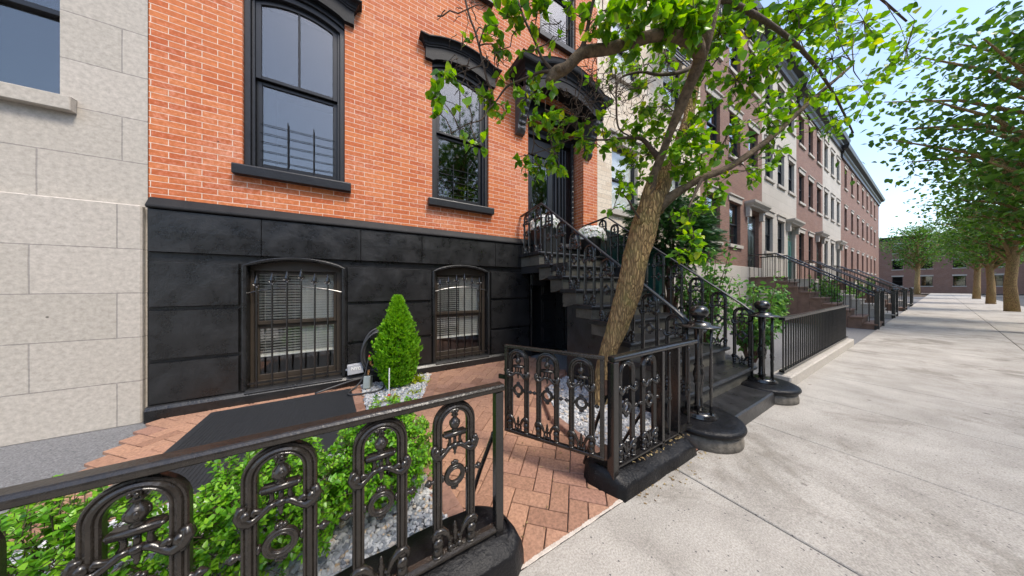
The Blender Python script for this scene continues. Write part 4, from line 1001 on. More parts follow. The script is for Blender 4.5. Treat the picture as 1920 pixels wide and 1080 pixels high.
# stub and knots on the cut limb
for a,b,c,q in ((1030,150,1.80,.022),(1046,130,1.78,.026),(1222,62,1.82,.02),(1196,74,1.80,.018)): 
    p = at(a,b,c); lb.ball(p, q, q, q*.9, 8, 6)
trunk = tr.build('trunk', M['bark'], tree, smooth=True)
lb.build('limb', M['limb'], tree, smooth=True)
tw = MB()
for i, spec in enumerate((SE,SF,SG,SH,SI,SJ,SK,SL,SM,SN,SO)): sk += list(zip(*limb(tw, spec, 4, 7, .2, 30+i*3)))
thin = [(p, r) for p, r in sk]
# clumps: photo px, py, depth, spread (px), leaves, size
CL = [(915,62,1.66,26,26,.072),(938,88,1.7,20,20,.06),(884,80,1.66,14,8,.06),(950,30,1.62,24,24,.075),(930,50,1.55,10,4,.11),
 (838,148,1.73,24,22,.066),(832,188,1.72,26,24,.075),(826,214,1.70,12,6,.085),(872,180,1.66,9,3,.09),(905,180,1.70,16,8,.08),
 (896,268,1.72,24,13,.07),(868,240,1.73,14,7,.07),(928,190,1.75,18,18,.075),(958,160,1.78,26,34,.07),(946,215,1.80,20,22,.065),(985,185,1.8,26,40,.07),
 (1000,150,1.78,22,26,.08),(990,228,1.84,26,38,.062),(1022,205,1.82,24,34,.068),(1035,165,1.82,20,18,.07),
 (972,20,1.66,26,30,.08),(1005,40,1.72,24,26,.07),(1045,70,1.75,22,7,.075),(1000,95,1.76,20,14,.065),(1085,30,1.70,26,16,.075),(1012,5,1.65,20,16,.075),
 (1115,60,1.72,24,20,.07),(1140,40,1.70,30,40,.08),(1180,30,1.70,32,46,.085),(1220,25,1.7,32,54,.085),(1262,30,1.75,32,58,.085),(1300,20,1.8,30,58,.085),(1130,20,1.6,28,24,.09),(1190,80,1.76,22,14,.085),(1150,115,2.2,34,34,.062),(1200,125,2.4,36,36,.06),(1120,150,2.2,18,10,.055),
 (1250,110,2.5,30,34,.065),(1300,150,2.3,28,52,.075),(1310,60,1.9,28,44,.085),(1315,210,2.5,26,48,.07),(1260,170,3.0,34,70,.06),(1240,40,2.6,40,70,.065),(1180,60,2.7,36,50,.06),(1290,290,3.2,40,70,.06),(1225,215,3.1,30,50,.055),(1150,190,2.9,26,18,.05),(1300,240,3.0,34,70,.06),(1230,260,3.0,30,50,.055),(1280,330,3.0,30,50,.06),(1318,330,3.0,30,50,.06),(1215,120,3.0,30,40,.055),(1320,110,3.0,30,60,.06),(1250,60,1.85,26,20,.085),
 (1060,245,2.05,28,50,.066),(1090,262,2.08,28,50,.066),(1040,285,2.0,26,40,.064),(1010,310,1.98,26,46,.060),(985,300,1.96,24,36,.060),(1050,312,2.0,18,20,.06),(1030,255,2.0,20,20,.066),
 (1120,270,2.15,26,34,.066),(1150,250,2.2,26,36,.07),(1185,250,2.3,26,46,.07),(1215,200,2.35,24,32,.07),(1200,165,2.3,22,20,.07),(1236,225,2.5,28,44,.07),(1130,230,2.15,20,18,.066),
 (1215,290,2.7,28,54,.07),(1180,290,2.5,26,28,.066),(1260,280,2.3,24,34,.075),(1290,260,2.35,28,52,.075),(1290,310,2.4,26,46,.075),(1255,330,2.8,24,36,.07),(1315,290,2.3,24,34,.08),
 (1172,330,2.38,22,24,.062),(1158,362,2.34,22,30,.062),(1180,372,2.38,18,22,.06),(1150,392,2.3,14,14,.06),(1200,340,2.45,16,14,.06),(1195,310,2.5,20,18,.064),
 (1255,408,2.3,16,7,.07),(1290,395,2.28,20,16,.075),(1300,440,2.25,22,26,.08),(1270,470,2.28,20,16,.075),(1310,475,2.25,18,22,.08),(1288,432,2.25,16,10,.07),(1318,400,2.25,16,14,.075),
 (1350,60,2.1,40,80,.085),(1400,20,2.2,46,80,.085),(1380,150,2.3,44,80,.08),(1440,120,2.3,48,80,.08),(1500,60,2.4,50,80,.08),(1430,220,2.4,42,60,.075),(1500,180,2.4,50,70,.075),(1560,110,2.5,50,70,.08),(1560,230,2.5,44,50,.075),(1620,160,2.6,50,60,.08),(1360,260,2.4,34,46,.075),(1400,320,2.4,34,34,.075),(1620,40,2.8,60,80,.085),(1700,90,3.2,60,70,.085),(1350,350,2.35,28,26,.075),(1480,20,2.4,60,90,.09),(1560,10,2.6,60,80,.09),(1450,285,2.4,34,34,.075),
 (1340,-60,2.0,60,120,.085),(1240,-50,1.8,60,80,.085),(1120,-50,1.6,50,50,.085),(1450,-70,2.5,70,110,.09),(1020,-40,1.6,40,30,.085)]
lf = MB(); ND = 0
def nearest(p):
    return min(thin, key=lambda q: (q[0]-p).length_squared)
for (a,b,c,sp,n,size) in CL:
    cen = at(a,b,c); S = sp/F*c
    q, rr_ = nearest(cen)
    # a bough from the nearest limb into the clump, twigs inside it
    mid = q.lerp(cen, .55) + rdir(r_)*.05*min(1,(cen-q).length*3) + Vector((0,0,.03))
    if (cen-q).length > .03:
        path = [q, q.lerp(mid,.5)+rdir(r_)*.015, mid, mid.lerp(cen,.6)+rdir(r_)*.015, cen]
        tw.tube(path, [.005,.0042,.0036,.003,.002], 5, cap=False)
    if 935 < a < 1065 and 110 < b < 245: n = int(n*.72); size *= .92
    n = int(n*(1.45 if a > 1180 else 1.1 if a < 960 else .95)); nt_ = max(3, n//7); ends = []
    for t in range(nt_):
        d = rdir(r_, -.1); L_ = S*r_.uniform(.7,1.35); e = cen + d*L_
        m1 = cen.lerp(e,.5)+rdir(r_)*L_*.16
        tw.tube([cen, m1, e], [.0035,.0026,.0015], 4, cap=False); ends.append((cen,m1,e))
    for k in range(n):
        c0, m1, e = r_.choice(ends); t = r_.uniform(.25,1.05)
        p = (c0.lerp(m1,t*2) if t < .5 else m1.lerp(e,(t-.5)*2)) + rdir(r_)*S*.16
        d = (e-c0).normalized()*.5 + rdir(r_)*.9 + Vector((0,0,-.22))
        add_leaf(lf, p, d, r_.gauss(0,.7), size*r_.uniform(.6,1.12), r_.choice(LEAFS))
# bare twig tangles
for (a,b,c,sp,n) in ((1110,190,2.1,46,46),(1080,215,2.05,30,30),(1140,160,2.2,40,34),(1060,180,1.95,26,14),(1120,120,2.0,36,18),(930,110,1.7,26,16),(870,110,1.66,30,8),(890,25,1.62,26,10),(1200,190,2.4,34,18),(1080,60,1.75,40,10),(900,150,1.70,30,8)):
    cen = at(a,b,c); S = sp/F*c
    for k in range(n):
        p = cen + Vector((r_.gauss(0,.5), r_.gauss(0,.4), r_.gauss(0,.5)))*S
        d = rdir(r_, -.15); path = [p]; L_ = S*r_.uniform(.10,.28)
        for j in range(5):
            d = (d + rdir(r_)*.55).normalized(); path.append(path[-1]+d*L_)
            if r_.random() < .5:
                e = (d+rdir(r_)*.9).normalized(); tw.tube([path[-1], path[-1]+e*L_*.7], [.0022,.0012], 4, cap=False)
        r0 = r_.uniform(.002,.0048); tw.tube(path, [r0*(1-.13*j) for j in range(6)], 4, cap=False)
for (x0,y0,c0),(x1,y1,c1) in (((1090,130,2),(1078,250,2.05)),((1060,250,2.05),(1030,215,1.9)),((1060,245,2.05),(1090,200,2.1)),((1090,200,2.1),(1150,165,2.25)),((1000,265,1.95),(1050,290,2)),((880,110,1.68),(852,178,1.72)),((1000,20,1.7),(930,115,1.7)),((820,30,1.6),(905,10,1.6)),((1230,150,2.4),(1160,200,2.36))):
    A, B = at(x0,y0,c0), at(x1,y1,c1); pth = [A.lerp(B,t/6)+(rdir(r_)*.02 if 0<t<6 else Vector()) for t in range(7)]
    tw.tube(pth, [.0045,.0043,.004,.0038,.0035,.003,.002], 6, cap=False)
tw.build('branches', M['twig'], tree, smooth=True)
lf.build('crown', M['leaf'], tree, smooth=True)

# ------------------------------------------------------------------ planted shrubs
def conifer(x, y, z, h, rad, n, seed, name, label, mat, cat='shrub', tipy=.0):
    e = empty(name, (x,y,z), label, cat); r = random.Random(seed); m = MB()
    def sil(t): return rad*(math.sin(PI*min(1,(t*.80+.17)))**.85)*(1-.50*max(0,t-.45)**1.1*1.6)
    for k in range(n):
        t = r.random()**1.15; a = r.uniform(0, 2*PI); lump = 1+.30*noise.noise(Vector((math.cos(a)*2.1, math.sin(a)*2.1, t*5+seed)))+.26*noise.noise(Vector((math.cos(a)*6, math.sin(a)*6, t*14+seed)))
        rr = sil(t)*lump*(r.uniform(.62,1.02) if r.random() < .80 else r.uniform(.95,1.16)); p = Vector((x+rr*math.cos(a), y+rr*math.sin(a), z+.03+t*(h-.06)))
        out = Vector((math.cos(a), math.sin(a), 0)); d0 = (out*r.uniform(.35,.9)+Vector((0,0,r.uniform(.5,1.1)))+rdir(r)*.35).normalized()
        s = r.uniform(.030,.062); side = d0.cross(rdir(r)).normalized()
        for j in range(8):                           # a flat fan of scale leaves
            f = (j-3.5)/3.5; dd = (d0 + side*f*.95).normalized(); L_ = s*(1-.35*abs(f)); wv = L_*.095; nrm = d0.cross(side).normalized()*.004
            q = p + d0*s*.12*j*.3
            cr = dd.cross(nrm).normalized()*wv
            m.add([q, q+dd*L_*.5+cr+nrm, q+dd*L_, q+dd*L_*.5-cr-nrm], [(0,1,2,3)])
    m.build('foliage', mat, e)
    t = MB(); t.tube([(x,y,z-.02),(x+.01,y,z+h*.5),(x,y,z+h*.9)], [.028,.018,.005], 8); t.build('stem', M['twig'], e)
    return e
conifer(.43, 3.60, .03, 1.17, .222, 8200, 5, 'arborvitae', 'bright green cone shaped arborvitae against the black wall between the basement windows', M['arbor'])
def boxwood(x, y, z, rx, ry, h, n, seed, label):
    e = empty('boxwood', (x,y,z), label, 'shrub', 'boxwood shrubs behind the front fence'); r = random.Random(seed); m = MB(); sh = leafshape(1,.30,.2,.1,3); tw_ = MB()
    for k in range(n//9):
        th = r.uniform(0,2*PI); u = r.uniform(-.35,1); cs = math.sqrt(max(0,1-u*u)); q = Vector((cs*math.cos(th), cs*math.sin(th), u))
        lump = 1+.22*noise.noise(q*2.3+Vector((seed,0,0)))+.14*noise.noise(q*6+Vector((0,seed,0)))
        f = r.uniform(.70,1.03) if r.random() < .8 else r.uniform(.35,.7)
        p = Vector((x+rx*q.x*lump*f, y+ry*q.y*lump*f, z+h*.42+h*.58*q.z*lump*f))
        d0 = (q + rdir(r,.5)*.7).normalized(); s = r.uniform(.018,.030)
        tw_.tube([p-d0*.06, p+d0*.03], [.0015,.001], 4, cap=False)
        for j in range(9):
            a = j*2.4; dd, s1, u1 = basis(d0, 0); v = (dd*(.35+.1*(j%3)) + (s1*math.cos(a)+u1*math.sin(a))*.9).normalized()
            add_leaf(m, p + d0*(.012*(j//3)-.01), v, r.gauss(0,.4), s*r.uniform(.8,1.15), sh)
    m.build('foliage', M['box'], e, smooth=True)
    for k in range(7): tw_.tube([(x+r.uniform(-.05,.05),y+r.uniform(-.05,.05),z-.01),(x+r.uniform(-.5,.5)*rx,y+r.uniform(-.5,.5)*ry,z+h*.35),(x+r.uniform(-.8,.8)*rx,y+r.uniform(-.8,.8)*ry,z+h*.7)], [.008,.006,.003], 5)
    tw_.build('stem', M['twig'], e)
boxwood(.13, 1.72, .03, .27, .27, .56, 9500, 3, 'rounded bright green boxwood behind the fence nearest the brick path')
boxwood(-.38, 1.60, .03, .30, .28, .54, 9500, 4, 'green boxwood behind the fence, farther from the path than its twin')
boxwood(-.98, 1.62, .03, .30, .28, .54, 6000, 5, 'green boxwood at the far left end of the hedge behind the fence')
def weed(x, y, z, n, s, seed, label):
    r = random.Random(seed); m = MB(); sh = leafshape(1,.13,.2,.35,3)
    for k in range(n): add_leaf(m, Vector((x+r.gauss(0,s*.35),y+r.gauss(0,s*.35),z)), Vector((r.gauss(0,.6),r.gauss(0,.6),1)), r.uniform(-1,1), s*r.uniform(.6,1.2), sh)
    tag(m.build('weed', M['weed']), label, 'weed', 'weeds in the gravel')
for a in ((.32,3.16,.03,26,.10,1,'yellow green weed tuft in the gravel below the white stake'),(.56,3.22,.03,20,.075,2,'small yellow green weed alone in the gravel before the arborvitae'),(.68,3.62,.03,30,.14,3,'taller wispy weed at the right foot of the arborvitae'),(.20,2.62,.03,16,.07,4,'small green weed in the gravel near the hatch edging')): weed(*a)
m = MB(); sx, sy = .30, 3.30
m.tube([(sx,sy,.04),(sx+.005,sy+.02,.36)], .007, 8); so_ = m.build('stake', M['white']); tag(so_, 'thin white plastic stake with red foot in the gravel', 'stake')
m = MB(); m.ball((sx,sy,.05), .018); m.build('tip', M['red'], so_)

# ------------------------------------------------------------------ utilities by the wall
bx = empty('utility_box', (-.04,3.90,.2), 'grey plastic box lettered NYC low on the black wall', 'box')
m = MB(); m.obox((-.04,3.885,.255), .088, .034, .062, ry=R(-3)); m.build('case', M['boxgrey'], bx, bevel=.006, seg=2)
m = MB(); m.ball((-.135,3.90,.25), .014,.02,.014); m.build('lug', M['boxgrey'], bx)
cu = bpy.data.curves.new('lettering', 'FONT'); cu.body = 'NYC'; cu.size = .052; cu.extrude = .0015; cu.align_x = 'CENTER'; cu.offset = .0016
to = bpy.data.objects.new('lettering_curve', cu); COL.objects.link(to); bpy.context.view_layer.update()
me = bpy.data.meshes.new_from_object(to.evaluated_get(bpy.context.evaluated_depsgraph_get())); bpy.data.objects.remove(to)
lt = bpy.data.objects.new('lettering', me); COL.objects.link(lt); me.materials.clear(); me.materials.append(M['white']); lt.parent = bx; lt.location = (.006,-.0505,.048); lt.rotation_euler = (PI/2, R(3)*-1*-1, 0)
m = MB(); m.box(.19,.285,3.86,3.943,.43,.56); o = m.build('junction_box', M['white'], bevel=.006); tag(o, 'white junction box on the black wall half hidden by the arborvitae', 'box')
m = MB(); m.obox((.095,3.70,.115), .042, .05, .078, rz=R(-20), rx=R(-12)); o = m.build('outlet_box', M['outlet'], bevel=.012, seg=2); tag(o, 'weathered grey outdoor outlet box on the gravel below the hose', 'outlet')
m = MB(); m.tube([(.10,3.74,.19),(.11,3.78,.24)], .016, 8); m.build('conduit_nut', M['brass'], o)
hs = empty('garden_hose', (.17,3.85,.05), 'coiled dark garden hose hung on the black wall beside the arborvitae', 'hose')
m = MB()
for k in range(7):
    cx = .165+.006*k; ax_ = .125+.010*(k%4); az = .245+.012*(k%3); cz = .485
    m.tube([(cx+ax_*math.cos(t)+.05*math.sin(t)*.6, 3.86-.012*(k%4)-.01*math.sin(t*2+k), cz+az*math.sin(t)-.02*(k%2)) for t in [2*PI*i/36 for i in range(37)]], .0145, 8)
m.build('coil', M['hose'], hs, smooth=True)
m = MB()
loop = [(.12,3.84,.42),(.09,3.80,.30),(.06,3.78,.18),(-.02,3.74,.08),(-.10,3.66,.045),(-.10,3.56,.05),(.0,3.50,.055),(.12,3.48,.06),(.22,3.50,.06),(.27,3.58,.07),(.26,3.68,.12),(.21,3.76,.22),(.17,3.82,.30)]
pp, _ = smooth_path([(Vector(p), 1) for p in loop], 5); m.tube(pp, .0105, 8); m.build('trailing_loop', M['hose'], hs, smooth=True)
m = MB(); m.lathe((.13,3.82,.31), [(.010,-.02),(.018,-.015),(.018,.0),(.014,.004),(.020,.01),(.020,.03),(.010,.034)], 10); m.lathe((.155,3.80,.29), [(.012,-.02),(.018,0),(.012,.02)], 10, ax='x'); m.build('fitting', M['brass'], hs)
m = MB(); m.ball((.115,3.80,.40), .012,.012,.03); m.build('valve_handle', M['red'], hs)
m = MB(); pp, _ = smooth_path([(Vector(p),1) for p in ((-.45,3.80,.05),(-.2,3.86,.09),(0,3.87,.12),(.3,3.88,.14))], 5); m.tube(pp, .012, 8); tag(m.build('cable', M['hose'], smooth=True), 'black cable running low along the foot of the wall', 'cable')
# floor hatch
ht = empty('cellar_hatch', (-.6,3.0,0), 'flat black ribbed cellar hatch beside the gravel bed', 'hatch')
m = MB(); m.prism([(-1.3,2.37),(.06,2.37),(-.02,3.82),(-1.3,3.82)], .0, .034); m.build('lid', M['mat'], ht, bevel=.004)
m = MB()
for k in range(46): m.box(-1.25+.026*k, -1.238+.026*k, 2.45, 3.74, .034, .0372)
m.build('ribs', M['mat'], ht)

# ------------------------------------------------------------------ planters on the stoop
def planter(x, y, z, h, rt, rb, square, label, seed):
    e = empty('planter', (x,y,z), label, 'planter'); r = random.Random(seed); m = MB()
    if square:
        m.add([(x+sx_*rb,y+sy_*rb,z) for sx_,sy_ in ((-1,-1),(1,-1),(1,1),(-1,1))]+[(x+sx_*rt,y+sy_*rt,z+h) for sx_,sy_ in ((-1,-1),(1,-1),(1,1),(-1,1))], [(0,3,2,1),(4,5,6,7),(0,1,5,4),(1,2,6,5),(2,3,7,6),(3,0,4,7)])
    else: m.lathe((x,y,z), [(rb,0),(rt*.97,h*.9),(rt,h*.93),(rt,h),(rt-.02,h),(rt-.03,h-.03)], 28)
    m.build('pot', M['pot'], e, smooth=not square, bevel=.006 if square else 0)
    lv = MB(); fl_ = MB(); sh = leafshape(1,.34,.2,.2,2); R0 = rt*1.30
    for k in range(300):
        u = r.uniform(-.1,1); th = r.uniform(0,2*PI); cs = math.sqrt(1-u*u); q = Vector((cs*math.cos(th),cs*math.sin(th),u*.8)); p = Vector((x,y,z+h-.01))+q*R0*r.uniform(.75,.97)
        add_leaf(lv, p, q+rdir(r)*.8, r.uniform(-1,1), r.uniform(.03,.055), sh)
    for k in range(260):
        u = r.uniform(-.12,1); th = k*2.39996; cs = math.sqrt(1-u*u); q = Vector((cs*math.cos(th),cs*math.sin(th),u*.85)); p = Vector((x,y,z+h))+q*R0*r.uniform(.94,1.06)
        d0 = (q+rdir(r)*.4).normalized(); dd, s1, u1 = basis(d0, 0); s = r.uniform(.028,.040)
        for ring_, cnt, lift in ((1,9,.25),(.65,7,.7)):
            for j in range(cnt):
                a = 2*PI*j/cnt+ring_; v = (s1*math.cos(a)+u1*math.sin(a)+dd*lift).normalized(); sd = v.cross(dd).normalized()*s*.26*ring_*1.3
                fl_.add([p, p+v*s*ring_*.6+sd, p+v*s*ring_*1.05, p+v*s*ring_*.6-sd], [(0,1,2,3)])
    f = lv.build('foliage', M['shrub'], e, smooth=True); fl_.build('blossoms', M['petal'], f)
planter(2.99, 3.79, 1.90, .50, .215, .18, True, 'square black planter of white flowers left of the front door', 1)
planter(3.88, 3.50, 1.90, .36, .205, .15, False, 'round black pot of white mums at the right of the top landing', 2)

# ------------------------------------------------------------------ neighbouring houses
def leafy(x, y, z, rx, ry, h, n, size, seed, name, label, mat, cat, group=None):
    e = empty(name, (x,y,z), label, cat, group); r = random.Random(seed); m = MB(); t = MB()
    for k in range(max(8, n//60)):
        a = r.uniform(0,6.28); f = r.uniform(.2,.95); b = Vector((x+rx*f*math.cos(a), y+ry*f*math.sin(a), z+h*r.uniform(.45,1)))
        pth = [Vector((x+.1*rx*math.cos(a),y+.1*ry*math.sin(a),z)), Vector((x,y,z)).lerp(b,.55)+rdir(r)*.05, b]; t.tube(pth, [.012,.008,.003], 5)
        for j in range(n//max(8, n//60)):
            u = r.uniform(.25,1.02); p = pth[0].lerp(pth[1],u*2) if u < .5 else pth[1].lerp(pth[2],u*2-1); add_leaf(m, p+rdir(r)*.06, rdir(r,-.2), r.gauss(0,.6), size*r.uniform(.6,1.15), r.choice(LEAFS))
    m.build('foliage', mat, e, smooth=True); t.build('stem', M['twigred'], e)
    return e
def house_window(parent, w=1.02, h=1.6, frame='trimdark', shade=None, trim='stone_grey'):
    m = MB(); a = w/2
    m.box(-a+.002, -a+.05, .10, .19, 0, h); m.box(a-.05, a-.002, .10, .19, 0, h); m.box(-a+.05, a-.05, .10, .19, h-.06, h-.001); m.box(-a+.05, a-.05, .10, .19, 0, .05)
    m.box(-a+.05, a-.05, .105, .185, h*.5-.025, h*.5+.025)
    win = m.build('window', M[frame], parent, local=True, bevel=.004)
    q = MB(); q.box(-a+.05, a-.05, .13, .134, h*.5+.025, h-.06); q.box(-a+.05, a-.05, .155, .159, .05, h*.5-.025); q.build('glass', M['glass'], win, local=True)
    s = MB(); s.extrude_x([(-.07,-.13),(-.07,-.012),(-.06,0),(.20,.004),(.20,-.05),(-.001,-.05),(-.001,-.13)], -a-.09, a+.09); s.build('sill', M[trim], win, local=True, bevel=.006)
    s = MB(); s.box(-a-.09, a+.09, -.035, -.001, h-.002, h+.20); s.box(-a-.12, a+.12, -.08, -.001, h+.2005, h+.26); s.build('lintel', M[trim], win, local=True, bevel=.006)
    if shade:
        s = MB(); s.box(-a+.06, a-.06, .168, .172, h*shade, h-.05); s.box(-a+.06, a-.06, .165, .175, h*shade-.02, h*shade-.001); s.build('blind', M['blind'], win, local=True)
    return win
def row_house(x, y, W_, mat, axes, floors, height, label, group=None, rz=0, ww=1.02, wh=1.6, shade=None, frame='trimdark', trim='stone_grey', base=None, cornice='trim', door=None):
    e = empty('row_house', (x,y,0), label, 'house', group, rz=rz)
    holes = [(c-ww/2, c+ww/2, z, z+wh) for c in axes for z in floors]
    if door: holes = [h for h in holes if not (abs((h[0]+h[1])/2-axes[-1]) < .01 and h[2] == floors[0])] + [(axes[-1]-.62, axes[-1]+.62, 1.7, 4.35)]
    m = MB(); m.wall(0, W_, 0, height, 0, .22, holes); m.build('front_wall', M[mat], e, local=True)
    m = MB(); m.box(.002,.25,.225,9.6,0,height-.01); m.box(W_-.25,W_-.002,.225,9.6,0,height-.01); m.box(.25,W_-.25,9.4,9.6,0,height-.01); m.box(.25,W_-.25,.225,9.4,height-.3,height-.02); m.box(.25,W_-.25,3,3.1,0,height-.3)
    m.build('back_wall', M['room'], e, local=True)
    m = MB(); m.moulding(.05, W_-.05, -.1, lambda q: height-.45, [(0,-.35),(0,-.1),(.08,0),(.1,.12),(.30,.22),(.34,.36),(.36,.45)], yw=0, N=2); m.build('cornice', M[cornice], e, local=True)
    if base: m = MB(); m.box(.01, W_-.01, -.06, -.001, 0, base); m.build('base_course', M[trim], e, local=True, bevel=.01)
    p = None
    for c in axes:
        for z in floors:
            if door and c == axes[-1] and z == floors[0]: continue
            if p is None: w = p = house_window(e, ww, wh, frame, shade, trim)
            else: w = copy_tree(p, e)
            w.location = (c, 0, z)
    if door:
        c = axes[-1]; m = MB(); m.box(c-.60, c+.60, .12, .20, 1.70, 4.34); m.box(c-.40, c+.40, .09, .12, 1.78, 3.55)
        for z0, z1 in ((1.86,2.45),(2.55,3.45)): m.box(c-.30, c-.04, .075, .09, z0, z1); m.box(c+.04, c+.30, .075, .09, z0, z1)
        dd = m.build('front_door', M[door], e, local=True, bevel=.008)
        m = MB(); m.box(c-.5, c+.5, .105, .119, 3.70, 4.2); m.build('transom', M['glass'], dd, local=True)
        m = MB(); m.moulding(c-.85, c+.85, -.22, lambda q: 4.48, [(0,0),(.02,.05),(.06,.09),(.10,.14),(.11,.22)], yw=0, N=2)
        m.box(c-.84, c-.64, -.14, -.001, 4.10, 4.479); m.box(c+.64, c+.84, -.14, -.001, 4.10, 4.479); m.build('door_hood', M[trim], e, local=True, bevel=.006)
    return e
def side_stoop(x, mat, label):
    e = empty('stoop', (x,4.0,0), label, 'stoop')
    for k in range(9):
        m = MB(); z = 1.69-.188*k; y1 = -.85-.27*k; m.box(-.68, .68, y1, -.001 if k == 0 else y1+.268, 0 if k else 1.2, z-.05); m.box(-.72, .72, y1-.03, -.001 if k == 0 else y1+.238, z-.0495, z); m.build('step', M[mat], e, local=True, bevel=.006)
    for s_ in (-1,1):
        m = MB(); q0, q1 = Vector((s_*.66,-.82,2.56)), Vector((s_*.66,-3.0,1.0)); m.tube([(s_*.66,-.02,2.56),q0,q1], .025, 8)
        for k in range(19):
            q = q0.lerp(q1,k/18); m.tube([(q.x,q.y,q.z-.02),(q.x,q.y,q.z-.86)], .009, 6)
        for k in range(6): m.tube([(s_*.66,-.08-.13*k,2.55),(s_*.66,-.08-.13*k,1.70)], .009, 6)
        m.box(s_*.66-.05, s_*.66+.05, -3.06, -2.97, 0, 1.12); m.ball((s_*.66,-3.015,1.18), .075, n=12, m=8); m.build('handrail', M['iron'], e, local=True)
    return e
row_house(4.65, 4.0, 4.85, 'tan_brick', [1.005, 3.20], [3.155,6.43,9.6], 12.4, 'pale tan brick house with stone sills next to the brick house', shade=.04, base=2.0)
row_house(9.503, 4.0, 5.6, 'brown_brick', [.95,2.75,4.6], [2.9,6.2,9.4], 12.2, 'dark brown brick house beyond the pale tan one', base=2.1, door='doorpaint')
row_house(15.106, 4.0, 5.2, 'stone_grey', [.9,2.6,4.3], [2.9,6.2,9.4], 12.5, 'pale grey stone house three doors from the brick house', door='green')
row_house(20.31, 4.0, 6.0, 'brick_far' if 'brick_far' in M else 'brown_brick', [1,3,5], [2.7,6,9.2], 12.0, 'brown brick house far along the row before the last grey ones', door='doorpaint')
row_house(26.313, 4.0, 6.0, 'stone_grey', [1,3,5], [2.8,6.1,9.3], 12.6, 'grey stone house near the far end of the row', door='doorpaint')
row_house(32.316, 4.0, 24.0, 'brown_brick', [2,5,8,11,14,17,20], [2.8,6.1,9.3], 12.2, 'long brown brick block at the far end of the row')
row_house(-7.785, 4.0, 6.0, 'stone_grey', [1.2,3.1,5.0], [3.0,6.3,9.5], 12.4, 'pale grey stone house on the left of the brick house', base=2.1)
for i, (x, mat, lab) in enumerate(((2.0,'brown_brick','brown brick house across the street facing the stoop'),(9.0,'stone_grey','grey stone house across the street, right of the brown one'),(16.0,'brown_brick','brown brick house across the street with grey neighbour on both sides'),(30.0,'stone_grey','wide grey stone block far across the street'),(-5.0,'stone_grey','grey stone house across the street, left of the brown one'))):
    row_house(x, -16.0, 6.98 if i != 3 else 13.9, mat, [1.2,3.5,5.8] if i != 3 else [1.5,4,6.5,9,11.5], [1.2,4.4,7.4], 9.6, lab, rz=PI)
for y, mat, lab in ((46,'stone_grey','grey stone block closing the far end of the row'),(13,'brown_brick','brown brick block closing the view at the end of the sidewalk'),(-20,'stone_grey','grey stone block across the far end of the road')):
    row_house(96, y, 32.9, mat, [2+3.2*k for k in range(10)], [1.4,4.8,8.2], 11.6, lab, rz=-PI/2, ww=1.2, wh=1.9)
for x, mat, lab in ((14.103,'brownstone','brown stone stoop of the dark brown brick house past the yard fence'),(19.406,'stone_grey','pale stone stoop of the grey stone house with the green door'),(25.31,'brownstone','brown stone stoop far along the row before the brown brick house'),(31.313,'stone_grey','pale stone stoop farthest along the row of houses')):
    side_stoop(x, mat, lab)
for i, (x, y, h, lab) in enumerate(((10.6,2.6,1.3,'green shrub before the dark brown brick house'),(16.2,2.4,1.8,'tall green shrub before the grey stone house with the green door'),(21.6,2.5,1.4,'green shrub before the brown brick house far along the row'),(27.6,2.5,1.9,'tall green shrub before the last grey stone house'))):
    leafy(x, y, 0, .8, .6, h, 1300, .11, 20+i, 'front_yard_shrub', lab, M['shrub'], 'shrub')
# green side wall between the two stoops
m = MB(); m.box(0,0,0,0,0,0); m = MB()
m.extrude_x([(3.99,0),(3.99,2.62),(3.55,2.40),(2.62,1.93),(2.62,0)][::-1], 4.67, 4.79); m.extrude_x([(3.99,2.63),(3.99,2.67),(3.55,2.45),(2.60,1.97),(2.60,1.93),(3.55,2.405)][::-1], 4.65, 4.81)
tag(m.build('green_wall', M['green']), 'dark green painted sloping side wall behind the far stoop railing', 'wall')
# fire escape on the tan house
fe = empty('fire_escape', (7.85, 4.0, 7.9), 'black iron fire escape balcony high on the tan brick house', 'fire escape')
m = MB()
for k in range(16): m.box(6.95, 8.75, 3.05+.058*k, 3.075+.058*k, 7.95, 7.98)
m.box(6.93,8.77,3.0,3.04,7.90,7.985); m.box(6.93,6.96,3.04,3.99,7.90,7.985); m.box(8.74,8.77,3.04,3.99,7.90,7.985); m.build('platform', M['iron'], fe)
m = MB()
for z in (8.45,8.95): m.box(6.93,8.77,3.005,3.03,z,z+.03); m.box(6.93,6.955,3.03,3.99,z,z+.03); m.box(8.745,8.77,3.03,3.99,z,z+.03)
for k in range(17): m.box(6.935+.113*k, 6.952+.113*k, 3.008, 3.026, 7.985, 8.95)
for k in range(8): m.box(6.934,6.952,3.13+.115*k,3.147+.115*k,7.985,8.95); m.box(8.748,8.766,3.13+.115*k,3.147+.115*k,7.985,8.95)
m.build('railing', M['iron'], fe)
for x in (7.0,8.7):
    m = MB(); m.tube([(x,3.1,7.90),(x,3.98,7.05)], .02, 6); m.build('bracket', M['iron'], fe)
